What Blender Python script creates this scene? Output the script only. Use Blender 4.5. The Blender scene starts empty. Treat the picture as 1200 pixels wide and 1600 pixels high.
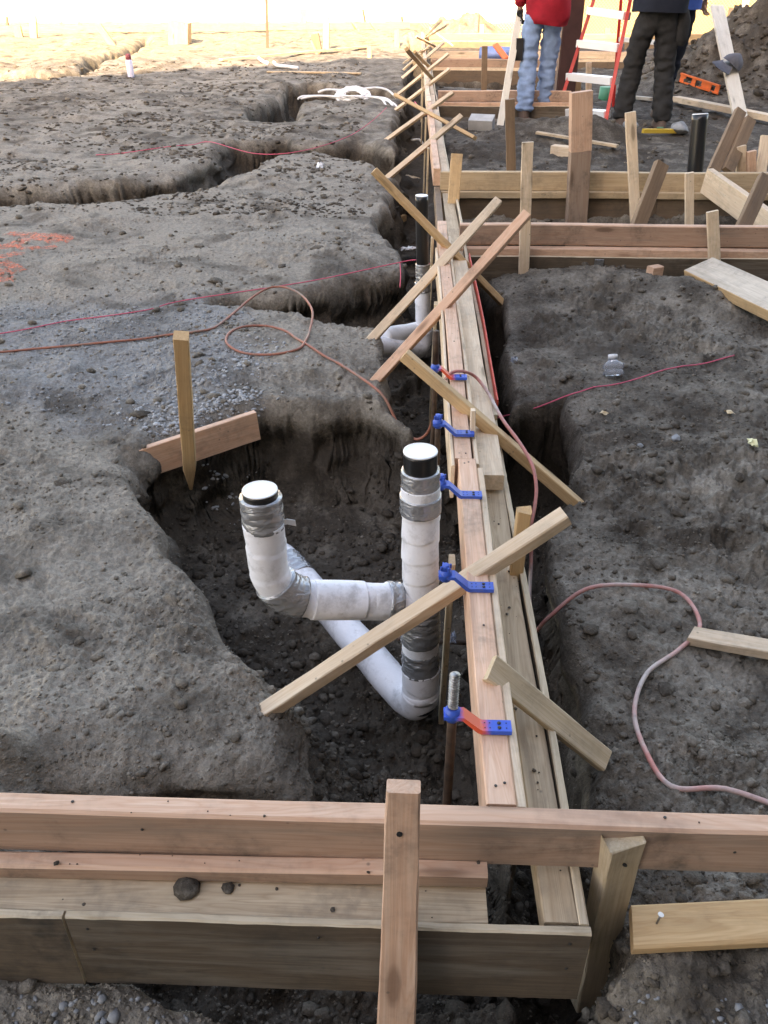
import bpy, math, random
import numpy as np
from mathutils import Vector, Matrix, Quaternion

R = math.radians
SC = bpy.context.scene
COL = SC.collection
random.seed(7)
RNG = np.random.default_rng(11)

# ------------------------------------------------------------------ camera
CAM_Z, PITCH, YAW, FPX = 0.89, R(32.7), R(1.84), 1310.0
cd = bpy.data.cameras.new('camera')
cd.sensor_fit = 'VERTICAL'; cd.sensor_height = 36.0; cd.lens = 36.0 * FPX / 1600.0
cd.clip_start = 0.02; cd.clip_end = 900
cam = bpy.data.objects.new('camera', cd); COL.objects.link(cam)
cam.location = (0, 0, CAM_Z)
cam.rotation_euler = (math.pi / 2 - PITCH, 0, YAW)
SC.camera = cam
SC.render.resolution_x, SC.render.resolution_y = 768, 1024

# ------------------------------------------------------------------ world, sun, exposure
SUN_EL, SUN_AZ = R(28), R(8)          # the sun stands behind the camera; AZ: heading of the light, clockwise from +Y
w = bpy.data.worlds.new('World'); SC.world = w; w.use_nodes = True
wn = w.node_tree.nodes; wl = w.node_tree.links
bg = wn['Background']
sky = wn.new('ShaderNodeTexSky'); sky.sky_type = 'NISHITA'; sky.sun_disc = False
sky.sun_elevation = SUN_EL; sky.sun_rotation = math.pi + SUN_AZ
sky.air_density = 1.0; sky.dust_density = 2.0; sky.ozone_density = 1.0
wl.new(sky.outputs[0], bg.inputs[0]); bg.inputs[1].default_value = 0.12
sd = bpy.data.lights.new('sun', 'SUN'); sd.energy = 2.7; sd.angle = R(0.5); sd.color = (1.0, 0.90, 0.74)
sun = bpy.data.objects.new('sun', sd); COL.objects.link(sun)
sdir = Vector((math.sin(SUN_AZ) * math.cos(SUN_EL), math.cos(SUN_AZ) * math.cos(SUN_EL), -math.sin(SUN_EL)))
sun.rotation_euler = sdir.to_track_quat('-Z', 'Y').to_euler()
vs = SC.view_settings
vs.view_transform = 'Standard'; vs.look = 'None'; vs.gamma = 1.0; vs.use_curve_mapping = False
vs.exposure = 2.95
try:
    vs.use_white_balance = True; vs.white_balance_temperature = 8800; vs.white_balance_tint = 16
except Exception:
    pass

# ------------------------------------------------------------------ pixel helpers (photo is 1200 x 1600)
CM = cam.rotation_euler.to_matrix()
CP = Vector(cam.location)
def ray(px, py): return (CM @ Vector(((px - 600) / FPX, -(py - 800) / FPX, -1.0)))
def P(px, py, z=-0.2):
    d = ray(px, py); return CP + d * ((z - CP.z) / d.z)
def PY(px, py, Y):
    d = ray(px, py); return CP + d * (Y / d.y)
def P2(px, py, z=-0.2):
    p = P(px, py, z); return (p.x, p.y)

# ------------------------------------------------------------------ numpy noise
def _h(*k):
    h = np.zeros(np.broadcast(*k).shape, np.uint32) + np.uint32(0x9E3779B9)
    for a in k:
        h = h ^ (np.asarray(a).astype(np.int64).astype(np.uint32) * np.uint32(0x85EBCA6B))
        h = (h ^ (h >> np.uint32(13))) * np.uint32(0xC2B2AE35)
        h = h ^ (h >> np.uint32(16))
    return h
def _u(*k): return _h(*k).astype(np.float64) / 4294967296.0
def vnoise2(x, y, s):
    ix = np.floor(x); iy = np.floor(y); fx = x - ix; fy = y - iy
    u = fx * fx * fx * (fx * (fx * 6 - 15) + 10); v = fy * fy * fy * (fy * (fy * 6 - 15) + 10)
    def g(a, b):
        t = _u(ix + a, iy + b, s) * 6.2831853
        return np.cos(t) * (fx - a) + np.sin(t) * (fy - b)
    return 1.5 * ((g(0, 0) * (1 - u) + g(1, 0) * u) * (1 - v) + (g(0, 1) * (1 - u) + g(1, 1) * u) * v)
def vnoise3(x, y, z, s):
    ix = np.floor(x); iy = np.floor(y); iz = np.floor(z)
    fx = x - ix; fy = y - iy; fz = z - iz
    u = fx * fx * (3 - 2 * fx); v = fy * fy * (3 - 2 * fy); q = fz * fz * (3 - 2 * fz)
    def g(a, b, c): return _u(ix + a, iy + b, iz + c, s) * 2 - 1
    def p(c): return (g(0, 0, c) * (1 - u) + g(1, 0, c) * u) * (1 - v) + (g(0, 1, c) * (1 - u) + g(1, 1, c) * u) * v
    return p(0) * (1 - q) + p(1) * q
def fbm2(x, y, s, n=4, f=1.0, g=0.5):
    t = 0; a = 1.0
    for k in range(n):
        t = t + a * vnoise2(x * f + 17.3 * k, y * f - 9.1 * k, s + k); a *= g; f *= 2.03
    return t
def worley2(x, y, s):
    ix = np.floor(x); iy = np.floor(y); best = np.full(x.shape, 9.0); idv = np.zeros(x.shape)
    for a in (-1, 0, 1):
        for b in (-1, 0, 1):
            cx = ix + a; cy = iy + b
            d = (cx + _u(cx, cy, s) - x) ** 2 + (cy + _u(cx, cy, s + 7) - y) ** 2
            r = _u(cx, cy, s + 13)
            m = d < best; best = np.where(m, d, best); idv = np.where(m, r, idv)
    return np.sqrt(best), idv
def sstep(a, b, x):
    t = np.clip((x - a) / (b - a), 0, 1); return t * t * (3 - 2 * t)
def poly_sd(x, y, poly):
    """signed distance, positive inside"""
    d = np.full(x.shape, 1e9); ins = np.zeros(x.shape, bool); n = len(poly)
    for i in range(n):
        ax, ay = poly[i]; bx, by = poly[(i + 1) % n]
        ex, ey = bx - ax, by - ay; wx, wy = x - ax, y - ay
        t = np.clip((wx * ex + wy * ey) / (ex * ex + ey * ey + 1e-12), 0, 1)
        d = np.minimum(d, (wx - ex * t) ** 2 + (wy - ey * t) ** 2)
        c = ((ay > y) != (by > y))
        with np.errstate(divide='ignore', invalid='ignore'):
            xi = ax + (y - ay) * ex / (ey if abs(ey) > 1e-9 else 1e-9)
        ins ^= c & (x < xi)
    d = np.sqrt(d); return np.where(ins, d, -d)

# ------------------------------------------------------------------ materials
def node_mat(name):
    m = bpy.data.materials.new(name); m.use_nodes = True
    nt = m.node_tree; b = nt.nodes['Principled BSDF']
    return m, nt, nt.nodes, nt.links, b
def N(nt, t, **kw):
    n = nt.nodes.new(t)
    for k, v in kw.items():
        if k in ('operation', 'blend_type', 'data_type', 'attribute_name', 'feature', 'interpolation', 'noise_dimensions', 'distance', 'attribute_type', 'bands_direction', 'wave_type', 'noise_type', 'clamp'):
            setattr(n, k, v)
        else:
            n.inputs[k].default_value = v
    return n
def ramp(nt, src, stops):
    r = nt.nodes.new('ShaderNodeValToRGB'); e = r.color_ramp.elements
    while len(e) < len(stops): e.new(0.5)
    for i, (p, c) in enumerate(stops):
        e[i].position = p; e[i].color = (c, c, c, 1) if not hasattr(c, '__len__') else (*c, 1)
    nt.links.new(src, r.inputs[0]); return r.outputs[0]
def mix(nt, fac, a, b, mode='MIX'):
    m = nt.nodes.new('ShaderNodeMix'); m.data_type = 'RGBA'; m.blend_type = mode
    for s, v in ((m.inputs[0], fac), (m.inputs[6], a), (m.inputs[7], b)):
        if hasattr(v, 'links'): nt.links.new(v, s)
        elif hasattr(v, '__len__'): s.default_value = (*v, 1) if len(v) == 3 else v
        else: s.default_value = v if s.type == 'VALUE' else (v, v, v, 1)
    return m.outputs[2]
def noise(nt, vec, scale, detail=4, rough=0.55, dist=0.0):
    n = nt.nodes.new('ShaderNodeTexNoise')
    n.inputs['Scale'].default_value = scale; n.inputs['Detail'].default_value = detail
    n.inputs['Roughness'].default_value = rough; n.inputs['Distortion'].default_value = dist
    if vec is not None: nt.links.new(vec, n.inputs['Vector'])
    return n.outputs['Fac']
def bump(nt, b, h, strength, dist=0.01, prev=None):
    n = nt.nodes.new('ShaderNodeBump'); n.inputs['Strength'].default_value = strength; n.inputs['Distance'].default_value = dist
    nt.links.new(h, n.inputs['Height'])
    if prev is not None: nt.links.new(prev, n.inputs['Normal'])
    nt.links.new(n.outputs[0], b.inputs['Normal']); return n.outputs[0]

def wood(name, base, dark, dirt=0.3, dirtcol=(0.07, 0.06, 0.05), vary=0.12, knots=True, spec=0.25, grain=1.0, smear=None):
    m, nt, n, l, b = node_mat(name)
    tc = n.new('ShaderNodeTexCoord'); oi = n.new('ShaderNodeObjectInfo')
    off = n.new('ShaderNodeVectorMath'); off.operation = 'MULTIPLY_ADD'
    comb = n.new('ShaderNodeCombineXYZ')
    for i, k in enumerate((31.0, 7.0, 11.0)):
        mm = N(nt, 'ShaderNodeMath', operation='MULTIPLY'); l.new(oi.outputs['Random'], mm.inputs[0]); mm.inputs[1].default_value = k
        l.new(mm.outputs[0], comb.inputs[i])
    add = n.new('ShaderNodeVectorMath'); add.operation = 'ADD'
    l.new(tc.outputs['Object'], add.inputs[0]); l.new(comb.outputs[0], add.inputs[1])
    mp = n.new('ShaderNodeMapping'); mp.inputs['Scale'].default_value = (1.6, 26, 26); l.new(add.outputs[0], mp.inputs[0])
    mp2 = n.new('ShaderNodeMapping'); mp2.inputs['Scale'].default_value = (6, 190, 190); l.new(add.outputs[0], mp2.inputs[0])
    mp3 = n.new('ShaderNodeMapping'); mp3.inputs['Scale'].default_value = (4.2, 17, 17); l.new(add.outputs[0], mp3.inputs[0])
    g1 = noise(nt, mp.outputs[0], 1.0, 3, 0.5, 1.6)
    # growth rings: fold the smooth noise into bands
    ms = N(nt, 'ShaderNodeMath', operation='MULTIPLY'); l.new(g1, ms.inputs[0]); ms.inputs[1].default_value = 9.0
    fr = N(nt, 'ShaderNodeMath', operation='PINGPONG'); l.new(ms.outputs[0], fr.inputs[0]); fr.inputs[1].default_value = 0.5
    rings = ramp(nt, fr.outputs[0], [(0.0, 1.0), (0.16, 0.45), (0.5, 0.0)])
    fine = noise(nt, mp2.outputs[0], 1.0, 2, 0.6)
    c = mix(nt, ramp(nt, g1, [(0.3, 0.0), (0.75, 0.55)]), base, dark)
    gr = N(nt, 'ShaderNodeMath', operation='MULTIPLY'); l.new(rings, gr.inputs[0]); gr.inputs[1].default_value = 0.62 * grain
    c = mix(nt, gr.outputs[0], c, dark)
    c = mix(nt, ramp(nt, fine, [(0.42, 0.26), (0.6, 0.0)]), c, dark)
    # overall tone of each piece
    hv = n.new('ShaderNodeHueSaturation'); l.new(c, hv.inputs['Color'])
    mr = n.new('ShaderNodeMapRange'); l.new(oi.outputs['Random'], mr.inputs[0]); mr.inputs[3].default_value = 1 - vary; mr.inputs[4].default_value = 1 + vary
    l.new(mr.outputs[0], hv.inputs['Value']); c = hv.outputs[0]
    if knots:
        v = n.new('ShaderNodeTexVoronoi'); v.inputs['Scale'].default_value = 1.0; l.new(mp3.outputs[0], v.inputs['Vector'])
        sep = n.new('ShaderNodeSeparateColor'); l.new(v.outputs['Color'], sep.inputs[0])
        k1 = ramp(nt, v.outputs['Distance'], [(0.0, 1.0), (0.13, 0.9), (0.2, 0.25), (0.34, 0.0)])
        k2 = ramp(nt, sep.outputs[0], [(0.62, 0.0), (0.64, 0.85)])
        kk = N(nt, 'ShaderNodeMath', operation='MULTIPLY'); l.new(k1, kk.inputs[0]); l.new(k2, kk.inputs[1])
        c = mix(nt, kk.outputs[0], c, tuple(x * 0.42 for x in dark))
    # mud smears
    d1 = noise(nt, add.outputs[0], 7.0, 6, 0.65)
    d2 = noise(nt, add.outputs[0], 55.0, 4, 0.6)
    dm = N(nt, 'ShaderNodeMath', operation='MULTIPLY'); l.new(ramp(nt, d1, [(0.47, 0.0), (0.7, 1.0)]), dm.inputs[0]); l.new(ramp(nt, d2, [(0.35, 0.2), (0.62, 1.0)]), dm.inputs[1])
    dd = N(nt, 'ShaderNodeMath', operation='MULTIPLY'); l.new(dm.outputs[0], dd.inputs[0]); dd.inputs[1].default_value = dirt
    c = mix(nt, dd.outputs[0], c, dirtcol)
    # grey weather streaks along the grain, specks of mud
    mp4 = n.new('ShaderNodeMapping'); mp4.inputs['Scale'].default_value = (1.1, 14, 14); mp4.inputs['Location'].default_value = (3.1, 1.7, 5.3); l.new(add.outputs[0], mp4.inputs[0])
    sk = noise(nt, mp4.outputs[0], 1.5, 5, 0.7, 0.4)
    sf = N(nt, 'ShaderNodeMath', operation='MULTIPLY'); l.new(ramp(nt, sk, [(0.52, 0.0), (0.68, 1.0)]), sf.inputs[0]); sf.inputs[1].default_value = min(0.75, dirt * 0.8)
    c = mix(nt, sf.outputs[0], c, smear if smear else tuple(0.45 * x + 0.04 for x in dark))
    spk = n.new('ShaderNodeTexVoronoi'); spk.inputs['Scale'].default_value = 60; l.new(add.outputs[0], spk.inputs['Vector'])
    ssep = n.new('ShaderNodeSeparateColor'); l.new(spk.outputs['Color'], ssep.inputs[0])
    s1_ = N(nt, 'ShaderNodeMath', operation='MULTIPLY'); l.new(ramp(nt, spk.outputs['Distance'], [(0.06, 0.6), (0.2, 0.0)]), s1_.inputs[0]); l.new(ramp(nt, ssep.outputs[1], [(0.88, 0.0), (0.90, 1.0)]), s1_.inputs[1])
    c = mix(nt, s1_.outputs[0], c, (0.09, 0.078, 0.065))
    l.new(c, b.inputs['Base Color']); b.inputs['Roughness'].default_value = 0.68; b.inputs['Specular IOR Level'].default_value = spec
    hb = N(nt, 'ShaderNodeMath', operation='ADD'); l.new(fine, hb.inputs[0]); l.new(g1, hb.inputs[1])
    bump(nt, b, hb.outputs[0], 0.35, 0.0015)
    return m

M = {}
M['pink'] = wood('fir_pink', (0.74, 0.505, 0.365), (0.57, 0.315, 0.20), 0.5)
M['pale'] = wood('pine_pale', (0.78, 0.635, 0.475), (0.60, 0.42, 0.27), 0.38)
M['gold'] = wood('pine_golden', (0.66, 0.455, 0.255), (0.48, 0.285, 0.135), 0.38)
M['brown'] = wood('stake_brown', (0.27, 0.18, 0.115), (0.16, 0.10, 0.06), 0.5)
M['stained'] = wood('board_stained', (0.66, 0.515, 0.355), (0.38, 0.26, 0.16), 0.62, (0.11, 0.095, 0.08))
M['ply'] = wood('plywood_muddy', (0.155, 0.115, 0.08), (0.09, 0.066, 0.046), 1.0, (0.05, 0.042, 0.034), knots=False, smear=(0.20, 0.172, 0.138))
M['plyb'] = wood('plywood_brown', (0.22, 0.155, 0.105), (0.15, 0.10, 0.065), 0.6, knots=False)
M['edge'] = wood('plywood_edge', (0.68, 0.565, 0.42), (0.45, 0.345, 0.225), 0.5, knots=False)
M['grey'] = wood('board_weathered', (0.64, 0.56, 0.46), (0.44, 0.36, 0.27), 0.5)
M['muddy'] = wood('fir_muddy', (0.40, 0.30, 0.235), (0.30, 0.19, 0.13), 0.75)
M['pinkmud_shade'] = wood('fir_splashed_shaded', (0.47, 0.325, 0.24), (0.33, 0.195, 0.13), 0.8, smear=(0.24, 0.19, 0.15))  # splashed fir; the shade of front faces is painted into it too
M['sunwood'] = wood('fir_sunlit', (0.50, 0.37, 0.22), (0.34, 0.22, 0.11), 0.3)  # copy of the golden wood, darkened so sunlit timbers keep their colour
M['beige'] = wood('fir_beige', (0.56, 0.425, 0.28), (0.40, 0.275, 0.16), 0.45)
M['white'] = wood('wood_whitish', (0.80, 0.75, 0.66), (0.66, 0.59, 0.48), 0.15)
M['buff'] = wood('stake_buff', (0.66, 0.53, 0.375), (0.46, 0.335, 0.20), 0.55, (0.12, 0.105, 0.085))

def plain(name, col, rough=0.5, metal=0.0, spec=0.5, var=0.0, vscale=20.0, bmp=0.0, bscale=60.0, dirt=0.0):
    m, nt, n, l, b = node_mat(name)
    tc = n.new('ShaderNodeTexCoord'); c = None
    if var or dirt:
        nz = noise(nt, tc.outputs['Object'], vscale, 5, 0.6)
        c = mix(nt, ramp(nt, nz, [(0.3, 0.0), (0.7, 1.0)]), tuple(x * (1 - var) for x in col), tuple(min(1, x * (1 + var)) for x in col))
        if dirt:
            nd = noise(nt, tc.outputs['Object'], vscale * 0.6, 6, 0.7)
            dm = N(nt, 'ShaderNodeMath', operation='MULTIPLY'); l.new(ramp(nt, nd, [(0.5, 0.0), (0.68, 1.0)]), dm.inputs[0]); dm.inputs[1].default_value = dirt
            c = mix(nt, dm.outputs[0], c, (0.13, 0.11, 0.09))
        l.new(c, b.inputs['Base Color'])
    else:
        b.inputs['Base Color'].default_value = (*col, 1)
    b.inputs['Roughness'].default_value = rough; b.inputs['Metallic'].default_value = metal; b.inputs['Specular IOR Level'].default_value = spec
    if bmp: bump(nt, b, noise(nt, tc.outputs['Object'], bscale, 4, 0.6), bmp, 0.004)
    return m
M['foam'] = plain('foam_wrap', (0.80, 0.80, 0.83), 0.55, var=0.04, vscale=35, bmp=0.25, bscale=90, dirt=0.42)
M['abs'] = plain('black_pipe', (0.012, 0.012, 0.013), 0.28, spec=0.5)
M['cap'] = plain('white_cap', (0.86, 0.86, 0.85), 0.4)
M['dullred'] = plain('faded_red_plastic', (0.30, 0.07, 0.08), 0.6)
M['blue'] = plain('blue_plastic', (0.022, 0.095, 0.48), 0.42, var=0.15, vscale=90, dirt=0.35)
M['steel'] = plain('zinc_steel', (0.30, 0.30, 0.30), 0.34, 0.95, var=0.5, vscale=120, bmp=0.4, bscale=300)
M['rust'] = plain('rusty_steel', (0.075, 0.045, 0.03), 0.7, 0.3, var=0.4, vscale=50)
M['dark'] = plain('dark_hole', (0.012, 0.011, 0.01), 0.8)
M['nail'] = plain('nail_steel', (0.06, 0.055, 0.05), 0.5, 0.6)
M['string'] = plain('pink_string', (0.66, 0.10, 0.16), 0.7)
def spray_mat():
    m, nt, n, l, b = node_mat('sprayed_orange_paint')
    tc = n.new('ShaderNodeTexCoord')
    nz = noise(nt, tc.outputs['Object'], 34, 5, 0.75)
    b.inputs['Base Color'].default_value = (0.80, 0.24, 0.14, 1); b.inputs['Roughness'].default_value = 0.85
    l.new(ramp(nt, nz, [(0.38, 0.0), (0.62, 0.75)]), b.inputs['Alpha'])
    return m
M['orange_paint'] = spray_mat()
M['redpaint'] = plain('red_paint', (0.60, 0.09, 0.06), 0.7, var=0.25, vscale=25)
M['conduit'] = plain('white_conduit', (0.72, 0.72, 0.73), 0.45, var=0.05, dirt=0.25)
M['wscrap'] = plain('white_plastic', (0.75, 0.75, 0.76), 0.35, dirt=0.3, vscale=30)
M['stone'] = plain('grey_stone', (0.24, 0.243, 0.245), 0.85, var=0.3, vscale=25, bmp=0.5, bscale=80)
M['stone2'] = plain('crushed_rock', (0.33, 0.335, 0.34), 0.85, var=0.4, vscale=40)
M['stone3'] = plain('pale_concrete', (0.42, 0.41, 0.39), 0.85, var=0.15, vscale=14, bmp=0.4, bscale=60)
M['iron'] = plain('primed_steel', (0.085, 0.038, 0.03), 0.6, var=0.25, vscale=6)
M['redrail'] = plain('red_fibreglass', (0.58, 0.035, 0.03), 0.35, var=0.1)
M['alu'] = plain('aluminium', (0.86, 0.86, 0.86), 0.45, 0.35)
M['orange'] = plain('orange_metal', (0.85, 0.16, 0.035), 0.4, var=0.1)
M['yellow'] = plain('yellow_paint', (0.78, 0.50, 0.06), 0.5)
M['redshirt'] = plain('red_cloth', (0.33, 0.016, 0.028), 0.85, spec=0.2, var=0.25, vscale=9, bmp=0.4, bscale=22)
M['denim'] = plain('blue_denim', (0.21, 0.30, 0.46), 0.9, spec=0.15, var=0.28, vscale=9, bmp=0.3, bscale=45)
M['blackcloth'] = plain('black_cloth', (0.028, 0.027, 0.027), 0.9, spec=0.2, var=0.3, vscale=12, bmp=0.3, bscale=40)
M['navy'] = plain('navy_cloth', (0.017, 0.02, 0.03), 0.9, spec=0.2, var=0.2, vscale=10, bmp=0.2, bscale=40)
M['bluecloth'] = plain('blue_cloth', (0.05, 0.12, 0.42), 0.85, spec=0.2, var=0.15, vscale=12)
M['skin'] = plain('skin', (0.42, 0.25, 0.17), 0.55, spec=0.35, var=0.08, vscale=30)
M['hair'] = plain('dark_hair', (0.02, 0.016, 0.013), 0.7)
M['boot'] = plain('work_boot', (0.09, 0.055, 0.04), 0.75, var=0.3, vscale=30, dirt=0.4)
M['capcloth'] = plain('grey_cap_cloth', (0.13, 0.135, 0.16), 0.9, var=0.15, vscale=20)
M['tan'] = plain('tan_plastic', (0.55, 0.42, 0.26), 0.7, var=0.2)
M['foamy'] = plain('yellow_foam', (0.78, 0.74, 0.46), 0.8, var=0.1)
M['purple'] = plain('blue_tarpaulin', (0.16, 0.23, 0.45), 0.5, var=0.3, vscale=8)
M['green'] = plain('green_plastic', (0.05, 0.25, 0.14), 0.5)
M['lav'] = plain('lavender_can', (0.62, 0.63, 0.80), 0.35)
M['stucco'] = plain('white_stucco', (0.80, 0.76, 0.68), 0.9, var=0.05, vscale=2, bmp=0.3)
M['wallgrey'] = plain('grey_render', (0.13, 0.125, 0.12), 0.9, var=0.08, vscale=1)
M['roofing'] = plain('dark_roofing', (0.10, 0.10, 0.10), 0.9)
M['screen'] = plain('yellow_screen', (0.40, 0.31, 0.12), 0.9, var=0.08, vscale=1.2)
M['postw'] = plain('white_post', (0.82, 0.80, 0.74), 0.6)
M['wire'] = plain('fence_wire', (0.25, 0.24, 0.22), 0.5, 0.6)
M['glass'] = plain('window_glass', (0.03, 0.04, 0.05), 0.1)

def tape_mat():
    m, nt, n, l, b = node_mat('duct_tape')
    tc = n.new('ShaderNodeTexCoord')
    mp = n.new('ShaderNodeMapping'); mp.inputs['Scale'].default_value = (1, 1, 2.6); mp.inputs['Rotation'].default_value = (0.3, 0.5, 0.2); l.new(tc.outputs['Object'], mp.inputs[0])
    nz = noise(nt, mp.outputs[0], 26, 3, 0.55, 1.5)
    l.new(mix(nt, nz, (0.30, 0.305, 0.315), (0.42, 0.425, 0.44)), b.inputs['Base Color'])
    b.inputs['Roughness'].default_value = 0.24; b.inputs['Metallic'].default_value = 0.55
    bump(nt, b, nz, 0.7, 0.007)
    return m
M['tape'] = tape_mat()
def clear_mat():
    m, nt, n, l, b = node_mat('clear_plastic')
    b.inputs['Base Color'].default_value = (0.80, 0.84, 0.92, 1); b.inputs['Roughness'].default_value = 0.12
    b.inputs['Transmission Weight'].default_value = 0.85; b.inputs['IOR'].default_value = 1.25
    return m
M['clear'] = clear_mat()
def hose_mat(name, red, worn, bias):
    m, nt, n, l, b = node_mat(name)
    tc = n.new('ShaderNodeTexCoord')
    nz = noise(nt, tc.outputs['Object'], 4.5, 4, 0.6)
    n2 = noise(nt, tc.outputs['Object'], 60, 3, 0.6)
    c = mix(nt, ramp(nt, nz, [(bias - 0.07, 0.0), (bias + 0.07, 1.0)]), red, worn)
    c = mix(nt, ramp(nt, n2, [(0.5, 0.0), (0.75, 0.45)]), c, (0.16, 0.13, 0.11))
    l.new(c, b.inputs['Base Color']); b.inputs['Roughness'].default_value = 0.6
    return m
M['hose1'] = hose_mat('air_hose_brownred', (0.34, 0.12, 0.075), (0.22, 0.15, 0.115), 0.55)
M['hose2'] = hose_mat('air_hose_rose', (0.52, 0.19, 0.16), (0.52, 0.44, 0.40), 0.50)
def bracket_mat():
    """blue plastic oversprayed with orange marking paint along its arm (local x)"""
    m, nt, n, l, b = node_mat('blue_plastic_sprayed')
    tc = n.new('ShaderNodeTexCoord'); sp = n.new('ShaderNodeSeparateXYZ'); l.new(tc.outputs['Object'], sp.inputs[0])
    nz = noise(nt, tc.outputs['Object'], 120, 3, 0.6)
    a = N(nt, 'ShaderNodeMath', operation='MULTIPLY_ADD'); l.new(nz, a.inputs[0]); a.inputs[1].default_value = 0.012; l.new(sp.outputs[0], a.inputs[2])
    f = ramp(nt, a.outputs[0], [(0.014, 0.0), (0.021, 1.0), (0.048, 1.0), (0.060, 0.0)])
    l.new(mix(nt, f, (0.02, 0.10, 0.55), (0.80, 0.11, 0.05)), b.inputs['Base Color']); b.inputs['Roughness'].default_value = 0.45
    return m
M['blueorange'] = bracket_mat()

def soil_mat():
    m, nt, n, l, b = node_mat('soil')
    tc = n.new('ShaderNodeTexCoord'); O = tc.outputs['Object']
    at = n.new('ShaderNodeAttribute'); at.attribute_name = 'zone'     # r: dry trodden crust less painted trench shade, g: gravelly, b: far sandy ground painted sunlit pale
    sp = n.new('ShaderNodeSeparateColor'); l.new(at.outputs['Color'], sp.inputs[0])
    big = noise(nt, O, 2.2, 6, 0.62)
    mid = noise(nt, O, 14, 6, 0.65)
    fine = noise(nt, O, 70, 5, 0.7)
    tiny = noise(nt, O, 420, 3, 0.7)
    damp_shade = mix(nt, mid, (0.039, 0.031, 0.0238), (0.096, 0.0775, 0.060))  # dark soil: damp patches and the shade painted into trenches
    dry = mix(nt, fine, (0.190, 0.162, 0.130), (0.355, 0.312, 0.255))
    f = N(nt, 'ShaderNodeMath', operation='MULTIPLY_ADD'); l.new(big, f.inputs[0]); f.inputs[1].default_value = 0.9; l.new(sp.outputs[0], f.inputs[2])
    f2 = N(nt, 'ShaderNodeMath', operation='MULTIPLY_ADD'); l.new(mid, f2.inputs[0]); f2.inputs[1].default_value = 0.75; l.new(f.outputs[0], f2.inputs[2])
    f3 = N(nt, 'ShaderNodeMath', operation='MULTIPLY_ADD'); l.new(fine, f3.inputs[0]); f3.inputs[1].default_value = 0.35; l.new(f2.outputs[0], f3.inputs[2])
    c = mix(nt, ramp(nt, N2(nt, f3.outputs[0], 0.5), [(0.46, 0.0), (0.80, 1.0)]), damp_shade, dry)
    grav = mix(nt, tiny, (0.15, 0.149, 0.145), (0.32, 0.318, 0.31))
    gf = N(nt, 'ShaderNodeMath', operation='MULTIPLY'); l.new(sp.outputs[1], gf.inputs[0]); l.new(ramp(nt, fine, [(0.34, 0.25), (0.58, 1.0)]), gf.inputs[1])
    c = mix(nt, gf.outputs[0], c, grav)
    sunlit_sand = mix(nt, mid, (0.20, 0.15, 0.085), (0.44, 0.37, 0.26))
    c = mix(nt, sp.outputs[2], c, sunlit_sand)
    cellc = n.new('ShaderNodeTexVoronoi'); cellc.inputs['Scale'].default_value = 130; l.new(O, cellc.inputs['Vector'])
    sc_ = n.new('ShaderNodeSeparateColor'); l.new(cellc.outputs['Color'], sc_.inputs[0])
    c = mix(nt, 1.0, c, ramp(nt, sc_.outputs[0], [(0.0, 0.82), (0.5, 1.0), (1.0, 1.16)]), 'MULTIPLY')
    c = mix(nt, 1.0, c, ramp(nt, tiny, [(0.25, 0.78), (0.5, 1.0), (0.75, 1.25)]), 'MULTIPLY')
    patch = noise(nt, O, 3.6, 5, 0.6, 0.8)
    c = mix(nt, ramp(nt, patch, [(0.50, 0.0), (0.66, 0.75)]), c, damp_shade)
    sp2 = ramp(nt, tiny, [(0.66, 0.0), (0.74, 0.6)])
    c = mix(nt, sp2, c, (0.27, 0.25, 0.22))
    l.new(c, b.inputs['Base Color'])
    b.inputs['Roughness'].default_value = 0.92; b.inputs['Specular IOR Level'].default_value = 0.2
    crumb = n.new('ShaderNodeTexVoronoi'); crumb.inputs['Scale'].default_value = 95; l.new(O, crumb.inputs['Vector'])
    cr2 = n.new('ShaderNodeTexVoronoi'); cr2.inputs['Scale'].default_value = 260; l.new(O, cr2.inputs['Vector'])
    ch = ramp(nt, crumb.outputs['Distance'], [(0.0, 1.0), (0.55, 0.0)])
    ch2 = ramp(nt, cr2.outputs['Distance'], [(0.0, 1.0), (0.55, 0.0)])
    p1 = bump(nt, b, mid, 0.6, 0.02)
    p2 = bump(nt, b, fine, 0.55, 0.008, p1)
    p3 = bump(nt, b, ch, 0.18, 0.006, p2)
    p4 = bump(nt, b, ch2, 0.35, 0.0025, p3)
    bump(nt, b, tiny, 0.5, 0.0015, p4)
    return m
def N2(nt, s, k):
    q = N(nt, 'ShaderNodeMath', operation='MULTIPLY'); nt.links.new(s, q.inputs[0]); q.inputs[1].default_value = k; return q.outputs[0]
M['soil'] = soil_mat()

# ------------------------------------------------------------------ object helpers
def mesh_obj(name, verts, faces, mat, parent=None, smooth=False, midx=None):
    me = bpy.data.meshes.new(name); me.from_pydata([tuple(v) for v in verts], [], faces)
    for mm in (mat if isinstance(mat, (list, tuple)) else [mat]): me.materials.append(mm)
    if midx is not None: me.polygons.foreach_set('material_index', midx)
    if smooth: me.polygons.foreach_set('use_smooth', [True] * len(me.polygons))
    me.update()
    o = bpy.data.objects.new(name, me); COL.objects.link(o)
    if parent is not None: o.parent = parent
    return o
def tag(o, label, cat, group=None):
    o['label'] = label; o['category'] = cat
    if group: o['group'] = group
    return o
def thing(name, label, cat, loc=(0, 0, 0), group=None, rz=0.0):
    o = bpy.data.objects.new(name, None); COL.objects.link(o); o.location = loc; o.rotation_euler = (0, 0, rz)
    o.empty_display_size = 0.05
    return tag(o, label, cat, group)
def adopt(child, parent):
    """parent keeping the world place (both matrices are known without an update)"""
    pm = Matrix.LocRotScale(parent.location, parent.rotation_euler, parent.scale)
    child.parent = parent; child.matrix_parent_inverse = pm.inverted(); return child

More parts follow.
